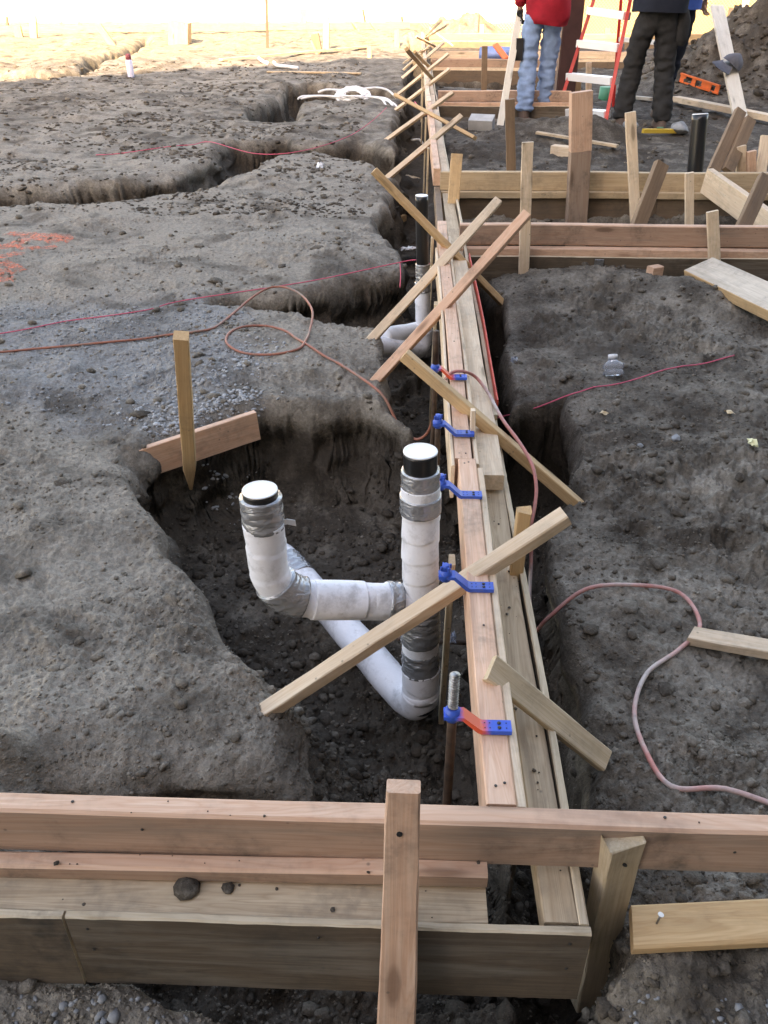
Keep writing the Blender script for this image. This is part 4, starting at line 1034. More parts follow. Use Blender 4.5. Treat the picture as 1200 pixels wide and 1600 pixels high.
ts.location = tl; adopt(ts, wp)
# rebar with a twist of clear plastic at the foot of the riser
rb = tube('reinforcing_bar', smooth_path([P(620, 998, -0.33), P(700, 1003, -0.33), P(790, 1006, -0.33)], 0.01), lambda s, t, u: 0.0052 + 0.0007 * math.sin(s * 500), M['rust'], None, 8)
tag(rb, 'dark reinforcing bar running past the foot of the taller pipe', 'rebar')
def scrap(name, label, cat, c, size, mat, n=7, flat=0.5, seed=1):
    """a crumpled scrap of sheet"""
    rnd = random.Random(seed); v, f = [], []
    for i in range(n):
        for j in range(n):
            a = (i / (n - 1) - .5) * 2; b_ = (j / (n - 1) - .5) * 2
            v.append((a * size * (0.8 + 0.3 * rnd.random()) + rnd.uniform(-.2, .2) * size, b_ * size * 0.7 * (0.8 + 0.3 * rnd.random()), flat * size * rnd.uniform(0, 1) * (1.1 - 0.4 * (a * a + b_ * b_))))
    for i in range(n - 1):
        for j in range(n - 1): f.append((i * n + j, (i + 1) * n + j, (i + 1) * n + j + 1, i * n + j + 1))
    k = len(v); v += [(x_, y_, z_ - 0.0012) for x_, y_, z_ in v]; f += [tuple(k + q for q in reversed(t)) for t in f]
    o = mesh_obj(name, v, f, mat); o.location = c; o.rotation_euler = (rnd.uniform(-.3, .3), rnd.uniform(-.3, .3), rnd.uniform(0, 6))
    return tag(o, label, cat)
scrap('plastic_scrap', 'twist of clear plastic tied round the dark reinforcing bar', 'plastic scrap', P(703, 1002, -0.325), 0.017, M['clear'], 6, 1.6, 3)

# the farther pipe: black riser, silver tape, white sleeve, two branches
FY = 3.37
fp = thing('waste_pipe', 'black riser pipe in a white sleeve standing in the far trench by the pink string', 'pipe', PY(660, 560, FY))
fa, fb_ = PY(659, 306, FY), PY(661, 548, FY)
def fz(py): return PY(660, py, FY).z
def fpt(py): return Vector((fa.x + (fb_.x - fa.x) * (py - 306) / 242, FY, fz(py)))
tube('riser_pipe', line(fpt(425), fpt(306), 0.02), 0.0245, M['abs'], fp, 24)
lathe('test_cap', fpt(306), [(0.0245, 0), (0.0243, 0.002), (0.021, 0.003), (0.017, 0.002)], M['cap'], fp, 24)
tube('tape', line(fpt(440), fpt(412), 0.004), crinkle(0.0285, 0.0012), M['tape'], fp, 24)
tube('tape', line(fpt(455), fpt(441), 0.004), crinkle(0.0325, 0.0008), M['tape'], fp, 24)
tube('foam_wrap', line(fpt(512), fpt(444), 0.005), lap(0.0305, 0.07, 0.0012), M['foam'], fp, 24)
tube('tape', line(fpt(525), fpt(508), 0.005), crinkle(0.0345, 0.001), M['tape'], fp, 24)
fe = fpt(548)
tube('foam_wrap', bend(fpt(515), fe, P(586, 541, fe.z + 0.10), 0.07, 0.008), 0.040, M['foam'], fp, 24)
tube('foam_wrap', line(fpt(520) + Vector((0, 0.03, 0)), P(600, 527, fpt(520).z + 0.03), 0.01), lap(0.038, 0.12, 0.001), M['conduit'], fp, 24)
tube('tape', line(fe + Vector((0.005, 0, -0.02)), fe + Vector((0, 0, 0.06)), 0.006), crinkle(0.036, 0.002), M['tape'], fp, 24)

bp = thing('waste_pipe', 'black pipe with white top leaning beyond the second cross form', 'pipe', PY(1082, 290, 5.42))
q0, q1 = PY(1083, 300, 5.40), PY(1094, 179, 5.46)
tube('riser_pipe', line(q0, q1, 0.03), 0.046, M['abs'], bp, 24); lathe('test_cap', q1, [(0.046, 0), (0.0455, 0.004), (0.04, 0.006)], M['cap'], bp, 24, q1 - q0)

# ------------------------------------------------------------------ hoses, strings, paint marks
def on_ground(pix, r):
    """a path lying on the ground through photo pixels"""
    raw = smooth_path([G(*p) for p in pix], 0.015)
    out = []
    for p in raw: out.append(Vector((p.x, p.y, ZG(p.x, p.y) + r)))
    # relax so that the hose bridges small hollows
    for _ in range(14):
        zs = [max(o.z, (out[max(i - 1, 0)].z + out[min(i + 1, len(out) - 1)].z) / 2) for i, o in enumerate(out)]
        for o, z_ in zip(out, zs): o.z = z_
    return out
HR = 0.0043
left = on_ground([(-40, 556), (60, 549), (170, 536), (275, 524), (320, 520), (350, 505), (378, 482)], HR)[::6]
left += [P(395, 464, -0.178), P(420, 450, -0.172), P(446, 449, -0.17), P(472, 462, -0.168), P(488, 486, -0.17)]
left += on_ground([(484, 520), (470, 545), (440, 554), (400, 557), (368, 550), (354, 535), (366, 518), (400, 510), (440, 518), (475, 538), (515, 565), (548, 584)], HR)[::6]
h = smooth_path(left + [P(582, 603, -0.175), P(603, 625, -0.20), P(622, 662, -0.26), P(648, 686, -0.28), P(668, 676, -0.24), P(678, 645, -0.16), P(681, 612, -0.09), P(682, 585, -0.03)], 0.012)
tag(tube('air_hose', h, HR, M['hose1'], None, 8), 'thin brownish red hose looped on the left ground and dipping into the trench', 'hose')
right = on_ground([(912, 933), (950, 924), (1010, 920), (1060, 934), (1086, 965), (1092, 990), (1078, 1010), (1040, 1028), (1010, 1056), (994, 1095), (990, 1130), (1002, 1170), (1026, 1208), (1058, 1238), (1095, 1248), (1140, 1248), (1180, 1258), (1240, 1276), (1330, 1300)], 0.006)
start = [P(696, 592, 0.004), P(706, 582, 0.012), P(722, 580, 0.012), P(742, 588, -0.02), P(762, 613, -0.04), P(785, 655, -0.05), P(812, 692, -0.06), P(832, 728, -0.08), P(838, 765, -0.11), P(834, 800, -0.14), P(829, 826, -0.17), P(830, 870, -0.24), P(828, 940, -0.31), P(836, 984, -0.29), P(856, 966, -0.245)]
h = smooth_path(start + right[::6] + [right[-1]], 0.012)
tag(tube('air_hose', h, 0.0044, M['hose2'], None, 8), 'worn rose coloured hose curling over the form and across the right hand dirt', 'hose')

st_ = on_ground([(-30, 529), (60, 514), (120, 503), (220, 487), (330, 467)], 0.006)[::10] + [P(480, 440, -0.17), P(610, 413, -0.14), P(650, 406, -0.13), P(672, 412, -0.13)]
tag(tube('string_line', smooth_path(st_, 0.02), 0.0022, M['string'], None, 6), 'taut pink string running across the left ground to the black riser pipe', 'string')
tag(tube('string_end', smooth_path([P(625, 410, -0.14), P(626, 430, -0.17), P(625, 449, -0.20)], 0.01), 0.0022, M['string'], None, 6), 'loose pink string end hanging into the trench beside the black riser pipe', 'string')
st_ = on_ground([(150, 243), (230, 235), (300, 228), (345, 231)], 0.004)[::8] + [P(400, 240, -0.16), P(470, 236, -0.14), P(540, 215, -0.12), P(580, 190, -0.10), P(604, 168, -0.08)]
tag(tube('string_line', smooth_path(st_, 0.03), 0.0026, M['string'], None, 6), 'slack pink string sagging over the farther side trench towards the cable bundle', 'string')
st_ = [P(764, 656, -0.30), P(784, 651, -0.285)] + [P(835, 638, -0.235)] + on_ground([(884, 628), (960, 606), (1020, 588), (1080, 576), (1152, 561)], 0.005)[::3]
tag(tube('string_line', smooth_path(st_, 0.02), 0.0022, M['string'], None, 6), 'pink string crossing the right hand dirt beside the crushed bottle', 'string')
tag(tube('string_line', smooth_path([P(648, 159, -0.02), P(662, 176, -0.04), P(671, 183, -0.05), P(676, 215, -0.06), P(684, 262, -0.07)], 0.03), 0.004, M['string'], None, 6), 'short red thread tied to the stake slanting down beside the far form', 'string')

def paint(label, pix, wdt):
    """a sprayed line: a thin uneven film that follows the ground"""
    ctr = smooth_path([G(*p) for p in pix], 0.012); v, f = [], []
    for i, p in enumerate(ctr):
        t = (ctr[min(i + 1, len(ctr) - 1)] - ctr[max(i - 1, 0)]).normalized(); sd_ = Vector((-t.y, t.x, 0))
        for k in range(5):
            q = p + sd_ * wdt * 1.7 * ((k / 4 - .5) * (1 + 0.5 * math.sin(i * 2.1 + k) * math.sin(i * 0.7)))
            v.append((q.x, q.y, ZG(q.x, q.y) + 0.0018))
    for i in range(len(ctr) - 1):
        for k in range(4):
            f.append((i * 5 + k, i * 5 + k + 1, i * 5 + k + 6, i * 5 + k + 5))
    wdt = wdt
    o = mesh_obj('paint_mark', v, f, M['orange_paint']); return tag(o, label, 'paint mark')
paint('double orange sprayed stroke on the pale ground at the left edge, uppermost', [(10, 366), (50, 368), (85, 368), (106, 371), (80, 375), (45, 373), (22, 381), (-20, 389)], 0.040)
paint('long orange sprayed stroke below the double one at the left edge', [(20, 384), (50, 386), (88, 385)], 0.022)
paint('orange sprayed arrow stroke bending back at the left edge', [(-10, 404), (10, 400), (33, 395)], 0.030)
paint('hooked orange sprayed stroke at the left edge', [(-20, 412), (14, 413), (27, 418), (16, 424), (-20, 428)], 0.035)
paint('lowest short orange sprayed stroke at the left edge', [(-20, 439), (0, 437), (22, 435)], 0.030)

# ------------------------------------------------------------------ white cable bundle on the bank of the far left cut
cb = thing('cable_bundle', 'coiled bundle of white tubing lying at the trench edge with ends hanging in', 'tubing', G(545, 160))
def cab(pts, r=0.0105): tube('tube', smooth_path(pts, 0.03), r, M['conduit'], cb, 8)
g0 = G(545, 156)
def cp(px, py, up): 
    q = PY(px, py, g0.y + (py - 156) * -0.006); return Vector((q.x, q.y, max(q.z, g0.z + 0.01 + up * 0.2)))
cab([cp(466, 164, 0), cp(472, 157, .1), cp(488, 150, .1), cp(510, 151, .1), cp(528, 153, 0), cp(560, 150, 0)])
cab([cp(470, 160, 0), cp(490, 154, .1), cp(520, 154, .1), cp(545, 158, 0), cp(575, 158, 0)])
cab([cp(497, 144, 0), cp(510, 140, 0), cp(532, 141, 0), cp(545, 143, .2)])
cab([cp(565, 139, 0), cp(590, 137, .2), cp(606, 141, .2), cp(618, 152, .1), cp(628, 168, 0)])
for k in range(18):
    a0 = random.uniform(0, 6.28)
    pts_ = []
    for i in range(9):
        a = a0 + i * 0.8
        pts_.append(cp(551 + (20 + random.uniform(-9, 9)) * math.cos(a), 149 + (11 + random.uniform(-5, 4)) * math.sin(a), 0.15 * math.sin(a * 1.3 + k)))
    cab(pts_, 0.0070)
q_ = cp(575, 153, .1)
for k, pp_ in enumerate(([(598, 160), (618, 164), (622, 176), (622, 200), (630, 216), (638, 228)], [(600, 157), (612, 163), (618, 175), (624, 195), (623, 212), (640, 222), (636, 212), (625, 205)], [(596, 158), (606, 170), (618, 184), (620, 205), (626, 225), (640, 248)], [(605, 158), (616, 170), (620, 190), (624, 214), (640, 219), (655, 218), (662, 226)])):
    cab([q_] + [cp(pp_[0][0], pp_[0][1], 0)] + [PY(a, b_, g0.y - 0.15 - 0.045 * max(0, (b_ - 160)) / 10) for a, b_ in pp_[1:]], 0.010)

# ------------------------------------------------------------------ litter
bt_c = G(958, 588)
bottle = thing('plastic_bottle', 'crushed clear plastic bottle lying on the dirt beside the pink string', 'bottle', bt_c, rz=1.0)
def bot(name, prof, mat, off):
    o = lathe(name, Vector((0, 0, 0)), prof, mat, None, 12, (0.35, 0.3, 0.85), jitter=0.12); o.parent = bottle; o.location = off; return o
bot('bottle_body', [(0.022, 0.0), (0.032, 0.004), (0.031, 0.016), (0.026, 0.019), (0.032, 0.023), (0.033, 0.034), (0.024, 0.042), (0.013, 0.050), (0.012, 0.055)], M['clear'], (0, 0, 0.002))
bot('bottle_cap', [(0.0145, 0.0), (0.0145, 0.013), (0.012, 0.014)], M['wscrap'], (0.019, 0.0165, 0.049))
scrap('foam_lump', 'small pale yellow lump of foam on the right hand dirt', 'foam lump', G(1174, 697, 0.006), 0.018, M['foamy'], 5, 1.0, 9)
scrap('paper_scrap', 'crumpled white scrap on the ground before the farther side trench', 'scrap', G(500, 263, 0.01), 0.035, M['wscrap'], 6, 0.9, 5)
scrap('plastic_scrap', 'shiny white plastic sheet lying in the trench below the black riser', 'plastic scrap', P(640, 392, -0.48), 0.085, M['wscrap'], 8, 0.35, 6)
scrap('plastic_scrap', 'crumpled clear plastic bit on the dirt near the red painted edge', 'plastic scrap', G(803, 566, 0.006), 0.017, M['clear'], 6, 0.8, 8)
scrap('leaf', 'curled tan leaf on the right hand dirt below the bottle', 'leaf', G(944, 648, 0.004), 0.012, M['tan'], 4, 0.7, 12)
scrap('leaf', 'tan curled leaf farther right on the dirt', 'leaf', G(1139, 648, 0.004), 0.016, M['tan'], 4, 0.8, 13)
scrap('plastic_scrap', 'pale wood coloured scrap in the far trench behind the golden stake', 'plastic scrap', P(645, 277, -0.48), 0.06, M['edge'], 5, 0.3, 14)
wb = P(622, 340, -0.47); tag(box('wood_block', wb, (0.10, 0.05, 0.04), M['gold'], rz=-0.5), 'wood offcut lying in the trench left of the black riser pipe', 'wood block')
stone = lathe('stone', G(700, 300), [(0.01, 0), (0.02, 0.01), (0.01, 0.02)], M['stone'], n=8, jitter=0.2); tag(stone, 'small stone in the far trench', 'stone'); bpy.data.objects.remove(stone)
def rock(label, c, s, seed, mat='stone'):
    rnd = random.Random(seed); v, f = ico(); v = v * (1 + np.array([[rnd.uniform(-.38, .38)] for _ in range(12)])) * np.array([s, s * .75, s * .6])
    o = mesh_obj('stone', v.tolist(), [tuple(int(q) for q in t) for t in f], M[mat]); o.location = c; o.rotation_euler = (0, 0, rnd.uniform(0, 6))
    m_ = o.modifiers.new('bevel', 'BEVEL'); m_.width = s * 0.12; m_.segments = 2
    return tag(o, label, 'stone')
rock('broken concrete lump left of the yellow level', G(984, 204, 0.04), 0.085, 1)
rock('grey concrete lump at the right end of the yellow level', G(1062, 209, 0.04), 0.085, 2)
rock('larger clod like stone on the right hand dirt below the foam lump', G(1156, 746, 0.003), 0.021, 4, 'soil')
rock('bluish grey stone in the middle of the right hand dirt', G(1055, 686, 0.002), 0.018, 6)
rock('flat bluish stone left of its neighbour on the right hand dirt', G(1000, 697, 0.0), 0.014, 7)
rock('dark clod like stone beside the rose hose', G(1040, 1080, 0.002), 0.022, 8, 'soil')
wbk = G(752, 203, 0.05); tag(box('concrete_block', wbk, (0.20, 0.14, 0.10), M['stone3'], rz=-0.25, rx=0.25), 'pale grey block lying by the foot of the white stake', 'block')
a, b = G(838, 214, 0.03), G(964, 235, 0.03); tag(board('slat', a, b, 0.05, 0.018, None, M['stained']), 'muddy slat lying across the dirt heap behind the tall post', 'slat')
bk = G(878, 243, 0.03); tag(box('wood_block', bk, (0.15, 0.085, 0.07), M['pale'], rz=-0.5), 'chunky wood offcut on the dirt left of the tall post', 'wood block')
lv = thing('spirit_level', 'yellow level lying on the ground by the black boots', 'level', G(1029, 211))
a, b = G(1004, 211, 0.03), G(1055, 211, 0.03)
board('level_body', a, b, 0.03, 0.032, None, M['yellow'], lv); box('vial', a.lerp(b, .5) + Vector((0, 0, 0.026)), (0.05, 0.02, 0.004), M['green'], lv)
# orange level on the heap
a, b = G(1062, 129, 0.05), G(1122, 149, 0.05)
ol = thing('spirit_level', 'orange box level leaning on the dark dirt heap', 'level', a)
upv = (b - a).cross(Vector((0, 1, 0))).normalized()
board('top_rail', a + Vector((0, 0, .035)), b + Vector((0, 0, .035)), 0.034, 0.016, None, M['orange'], ol)
board('bottom_rail', a + Vector((0, 0, -.035)), b + Vector((0, 0, -.035)), 0.034, 0.016, None, M['orange'], ol)
for u0, u1 in ((0, .14), (.3, .4), (.55, .8), (.9, 1.0)):
    board('web', a.lerp(b, u0), a.lerp(b, u1), 0.052, 0.012, (0, 0, 1), M['orange'], ol, seg=2)
# long timbers on the right ground
tag(board('timber', G(1054, 163, 0.05), G(1290, 212, 0.05), 0.10, 0.05, None, M['pale']), 'long pale timber lying on the ground behind the black pipe', 'timber')
ws = board('stake', PY(1160, 200, 8.0), PY(1120, 10, 9.4), 0.125, 0.03, (1, 0.1, 0), M['white']); tag(ws, 'broad white stake standing at the heap with a grey cap hung on it', 'stake')
tag(board('stake', PY(1154, 190, 8.1), PY(1163, 240, 8.0), 0.09, 0.04, (1, 0.1, 0), M['pale']), 'stub of a pale stake just below the broad white one', 'stake')
tag(board('stake', PY(1137, 48, 12.3), PY(1145, 14, 12.6), 0.10, 0.03, (1, 0, 0), M['gold']), 'orange brown slat sticking out of the top of the heap', 'stake')
# cap hung on the white stake
cc = PY(1144, 100, 8.62)
cap = thing('cap', 'grey baseball cap hung over the broad white stake', 'cap', cc)
def capmesh():
    v, f = [], []
    for i in range(6):
        a = i / 5 * 1.45
        for k in range(16):
            t = 2 * math.pi * k / 16; r = 0.088 * math.cos(a * 0.98) * (1 + 0.05 * math.sin(3 * t + i))
            v.append((r * math.cos(t) * 1.1, r * math.sin(t), 0.092 * math.sin(a) + 0.008 * math.sin(2 * t)))
    for i in range(5):
        for k in range(16):
            f.append((i * 16 + k, i * 16 + (k + 1) % 16, (i + 1) * 16 + (k + 1) % 16, (i + 1) * 16 + k))
    f.append(tuple(5 * 16 + k for k in range(16)))
    return v, f
v, f = capmesh(); cr_ = mesh_obj('crown', v, f, M['capcloth'], cap, True); cr_.rotation_euler = (0.35, 0.45, 0.3)
v, f = [], []
for s in (0, 1):
    for i in range(9):
        t = math.pi * (0.62 + 0.76 * i / 8)
        for r, dz in ((0.085, 0.0), (0.165, -0.03)):
            v.append((r * math.cos(t) * 1.1, r * math.sin(t) * (0.95 if r < .15 else 0.8), dz - 0.004 * s - 0.02 * abs(i - 4) / 4 * (r > .15)))
for s in (0, 1):
    for i in range(8):
        q = s * 18 + i * 2; t = (q, q + 2, q + 3, q + 1); f.append(t if s else t[::-1])
for i in range(8): f.append((i * 2 + 1, i * 2 + 3, 18 + i * 2 + 3, 18 + i * 2 + 1))
br_ = mesh_obj('brim', v, f, M['capcloth'], cap, True); br_.rotation_euler = (0.35, 0.2, 0.3)

# far left: spray can, posts, stakes, strips
gc = G(205, 121)
can = thing('spray_can', 'lavender spray can with red top standing on the far left ground', 'spray can', gc)
s_ = (gc - CP).length / FPX
lathe('can_body', gc, [(4.2 * s_, 0), (4.4 * s_, 1 * s_), (4.4 * s_, 19 * s_), (3.6 * s_, 21 * s_)], M['lav'], can, 14)
lathe('can_top', gc + Vector((0, 0, 21 * s_)), [(3.6 * s_, 0), (3.8 * s_, 5 * s_), (2.6 * s_, 7 * s_)], M['dullred'], can, 12)
def ground_post(label, px, pt, pb, wpx, thk, mat, lean=0.0, name='timber_post', cat='post', dy=0.0, grp=None, Y=None):
    b_ = G(px, pb) if Y is None else PY(px, pb, Y); t_ = PY(px + lean, pt, b_.y + dy)
    wd = wpx * (b_ - CP).length / FPX
    return tag(board(name, t_, b_ - (t_ - b_).normalized() * 0.05, wd, thk, (1, 0, 0), M[mat]), label, cat, grp)
ground_post('square tan box post standing at the head of the far left cut', 281, 34, 68, 26, 0.30, 'sunwood')
ground_post('thin black rod rising past the top edge of the picture', 418, -70, 75, 3.2, 0.04, 'ply', -3, 'rod', 'rod')
ground_post('grey upright post on the far bank', 510, 27, 80, 8, 0.12, 'stained')
ground_post('dark short leaning post next to the grey upright post', 498, 53, 83, 10, 0.12, 'brown', -6)
ground_post('thin stick leaning on the dark short post', 495, 63, 84, 3.2, 0.03, 'sunwood', -9, 'stick', 'stick')
ground_post('orange sunlit board standing in front of the white wall', 474, 14, 50, 9, 0.10, 'sunwood', 0, Y=23.0)
ground_post('small sunlit stake at the bank end by the long form', 620, 46, 74, 7, 0.07, 'sunwood')
ground_post('short stake at the end of the long slat on the far bank', 577, 72, 90, 6, 0.05, 'sunwood')
ground_post('leaning sunlit stake over the far left cut', 176, 40, 71, 8, 0.06, 'sunwood', -22)
ground_post('triangular sunlit stake at the far left', 53, 24, 60, 9, 0.06, 'sunwood', -2)
ground_post('dark thin peg at the left end of the sunlit ground', 12, 26, 50, 3, 0.05, 'ply', -1, 'peg', 'peg')
ground_post('short brown stake next to the triangular one at the far left', 30, 40, 58, 10, 0.06, 'sunwood', -4)
ground_post('short dark rod before the white wall right of the grey upright post', 572, 15, 42, 3, 0.05, 'ply', -5, 'rod', 'rod')
ground_post('tiny dark rod before the white wall near the long form', 629, 26, 38, 3, 0.05, 'ply', -1, 'rod', 'rod')
fw = thing('concrete_form', 'low sunlit plank form along the foot of the white wall', 'formwork', G(300, 49))
A, B = G(-60, 56), G(640, 47)
board('board', A + Vector((0, 0, .10)), B + Vector((0, 0, .10)), 0.14, 0.04, (0, 0, 1), M['sunwood'], fw, seg=20)
grp = 'sunlit braces behind the low plank form'
for k, px_ in enumerate((105, 132, 200, 352, 430, 560, 588)):
    o = ground_post('thin sunlit brace propping the low plank form at the foot of the white wall', px_, 35, 48, 3.2, 0.04, 'sunwood', -9, 'stake', 'stake', 0.4, grp)
slA, slB = G(345, 97, 0.03), G(575, 76, 0.03); tag(board('slat', slA, slB, 0.08, 0.03, None, M['stained']), 'long slat lying on the far bank below the grey upright post', 'slat')
slA, slB = G(418, 115, 0.02), G(565, 117, 0.02); tag(board('slat', slA, slB, 0.06, 0.02, None, M['stained']), 'muddy slat lying on the far ground behind the cut with the tubing', 'slat')
pa = [G(404, 94, .03), G(410, 99, .03), G(418, 101, .02)]; tag(tube('plastic_strip', smooth_path(pa, .05), 0.025, M['wscrap'], None, 6), 'short bent white strip on the far ground', 'strip')
pa = [G(428, 101, .03), G(433, 106, .03), G(450, 108, .03), G(466, 109, .02)]; tag(tube('plastic_strip', smooth_path(pa, .05), 0.022, M['wscrap'], None, 6), 'long white strip on the far ground', 'strip')
# far right objects among the forms
roll = thing('tarpaulin_roll', 'blue and violet rolled tarpaulin lying on a far plank form', 'tarpaulin', PY(772, 84, 12.6))
tube('roll', line(PY(750, 85, 12.7), PY(800, 85, 12.6), 0.1), lambda s, t, u: 0.085 + 0.012 * math.sin(4 * t + s * 9), M['purple'], roll, 14)
tag(board('slat', PY(774, 70, 12.3), PY(791, 92, 11.95), 0.07, 0.03, (1, 0, .3), M['orange']), 'orange slat leaning on the rolled tarpaulin', 'slat')
upright('dark upright stake before the far plank forms left of the man in red', PY(757.5, 72, 8.75), PY(756, 145, 8.75), 0.052, 0.04, 'brown')
for k, (px_, t_, b_) in enumerate(((752, 38, 58), (748, 22, 46))):
    ground_post(['short sunlit stake on the far dirt heap', 'thin stick rising from the far dirt heap'][k], px_, t_, b_ , [5, 2.6][k], 0.05, ['pale', 'ply'][k], 1, Y=17.6)
upright('pale stake seen between the ladder rungs', PY(920, 98, 9.6), PY(919, 190, 9.6), 0.055, 0.03, 'pale')
upright('greyish plank stub seen through the ladder behind the tall post', PY(900, 122, 9.4), PY(899, 190, 9.4), 0.10, 0.03, 'gold')
upright('sunlit stake at the foot of the yellow fence', PY(1076, 42, 17.6), PY(1074, 72, 17.6), 0.10, 0.05, 'sunwood')
upright('sunlit stake seen left of the ladder top rung', PY(949, 44, 17.6), PY(948, 64, 17.6), 0.09, 0.05, 'sunwood')
lathe_g = lathe('bucket', G(946, 150) if False else PY(946, 152, 9.9), [(0.06, -.1), (0.075, 0), (0.07, 0.1)], M['green'], n=12); tag(lathe_g, 'small green container seen through the ladder', 'container')
a, b = G(990, 157, .03), G(1018, 160, .03); tag(board('slat', a, b, 0.06, 0.03, None, M['grey']), 'grey slat lying between the legs of the man in black', 'slat')

# steel column
col = thing('steel_column', 'dark red primed steel column standing behind the man in red', 'column', PY(883, 150, 9.2))
c0 = PY(877, 165, 9.2)
for nm, dx_, dy_, sx, sy in (('flange', 0, -0.075, 0.17, 0.014), ('flange', 0, 0.075, 0.17, 0.014), ('web', 0, 0, 0.012, 0.136)):
    bl_box(nm, c0.x + 0.02 + dx_ - sx / 2, c0.x + 0.02 + dx_ + sx / 2, c0.y + dy_ - sy / 2, c0.y + dy_ + sy / 2, -0.6, 3.2, M['iron'], None)
    adopt(COL.objects[-1], col)
bl_box('side_plate', c0.x - 0.075, c0.x - 0.063, c0.y - 0.0675, c0.y + 0.0675, -0.6, 3.2, M['iron'], None); adopt(COL.objects[-1], col)

# ------------------------------------------------------------------ step ladder
lad = thing('step_ladder', 'red step ladder with white steps standing between the two men', 'ladder', P(908, 188, -0.33))
zg = -0.215
bl_, br_l = P(869, 181, zg), P(945, 197, zg)
tl_ = PY(931, -10, bl_.y + 0.30); tr_ = PY(983, 8, br_l.y + 0.38)
def up_to(b_, t_, zz): return b_ + (t_ - b_) * ((zz - b_.z) / (t_.z - b_.z))
ZT = 1.45
TL, TRr = up_to(bl_, tl_, ZT), up_to(br_l, tr_, ZT)
board('rail', bl_, TL, 0.072, 0.030, (0.2, 1, 0), M['redrail'], lad); board('rail', br_l, TRr, 0.072, 0.030, (0.2, 1, 0), M['redrail'], lad)
for k, (ya_, yb_) in enumerate(((172, 178), (117, 126), (66, 74), (15, 24))):
    def at_row(b_, t_, yy):
        best = min((abs(project(b_ + (t_ - b_) * (i / 400))[1] - yy), i) for i in range(401)); return b_ + (t_ - b_) * (best[1] / 400)
    a, b = at_row(bl_, TL, ya_ + 2), at_row(br_l, TRr, yb_ + 1)
    board('step', a, b, 0.075, 0.06, (0, 1, 0), M['alu'], lad, seg=2)
mid_t = (TL + TRr) / 2
rb1 = P(958, 166, zg); rb2 = P(1044, 178, zg)
board('rear_leg', rb1, TL.lerp(TRr, .15) + Vector((0, .08, 0)), 0.05, 0.028, (0.2, 1, 0), M['redrail'], lad)
board('rear_leg', rb2, TL.lerp(TRr, .9) + Vector((0, .08, 0)), 0.05, 0.028, (0.2, 1, 0), M['redrail'], lad)
board('brace', rb1.lerp(TL, .35), rb2.lerp(TRr, .35), 0.04, 0.012, (0, 0, 1), M['alu'], lad)
board('top_step', TL + (TL - TRr) * .05, TRr + (TRr - TL) * .05, 0.16, 0.05, (0, 1, 0), M['redrail'], lad)

# ------------------------------------------------------------------ people
from mathutils import noise as MN
def skin_mesh(name, verts, edges, mat, root=0, sub=2, fold=0.0, fscale=9.0, parent=None):
    me = bpy.data.meshes.new(name); me.from_pydata([v[0] for v in verts], edges, []); me.update()
    o = bpy.data.objects.new(name, me); COL.objects.link(o)
    sk = o.modifiers.new('skin', 'SKIN'); sk.use_smooth_shade = True; sk.branch_smoothing = 0.6
    for i, v in enumerate(verts):
        d_ = me.skin_vertices[0].data[i]; d_.radius = (v[1], v[2] if len(v) > 2 else v[1]); d_.use_root = (i == root)
    s = o.modifiers.new('sub', 'SUBSURF'); s.levels = s.render_levels = sub
    dg = bpy.context.evaluated_depsgraph_get(); nm = bpy.data.meshes.new_from_object(o.evaluated_get(dg))
    bpy.data.objects.remove(o); nm.name = name
    if fold:
        for q in nm.vertices:
            n_ = q.normal; p = q.co
            k = MN.noise(Vector((p.x * fscale, p.y * fscale, p.z * fscale * 2.2))) + 0.5 * MN.noise(Vector((p.x * fscale * 2.3, p.y * fscale * 2.3, p.z * fscale * 5)))
            q.co = p + n_ * fold * k
    nm.materials.clear(); nm.materials.append(mat)
    nm.polygons.foreach_set('use_smooth', [True] * len(nm.polygons))
    o2 = bpy.data.objects.new(name, nm); COL.objects.link(o2); o2.parent = parent
    return o2
def loft(name, rings, mat, parent, n=28, fold=0.0, open_ends=False, vf=9.0):
    """elliptic rings (cx, cy, cz, rx, ry) joined into one cloth surface with folds"""
    v, f = [], []
    m = len(rings)
    for i, (cx, cy, cz, rx, ry) in enumerate(rings):
        for k in range(n):
            t = 2 * math.pi * k / n
            ww = 1 + fold * (0.6 * math.sin(3 * t + i * 0.35) + 0.5 * math.sin(5 * t - i * 0.5 + 1) + MN.noise(Vector((math.cos(t) * 2, math.sin(t) * 2, cz * vf))))
            v.append((cx + rx * ww * math.cos(t), cy + ry * ww * math.sin(t), cz + 0.01 * fold * 20 * math.sin(2 * t) * (1 if i == 0 else 0.3)))
    for i in range(m - 1):
        for k in range(n):
            a = i * n + k; b_ = i * n + (k + 1) % n; f.append((a, b_, b_ + n, a + n))
    f.append(tuple((m - 1) * n + k for k in range(n)))
    return mesh_obj(name, v, f, mat, parent, True)
def interp(rings, k=4):
    out = []
    for a, b_ in zip(rings[:-1], rings[1:]):
        for i in range(k): t = i / k; t = t; out.append(tuple(p + (q - p) * t for p, q in zip(a, b_)))
    out.append(rings[-1]); return out
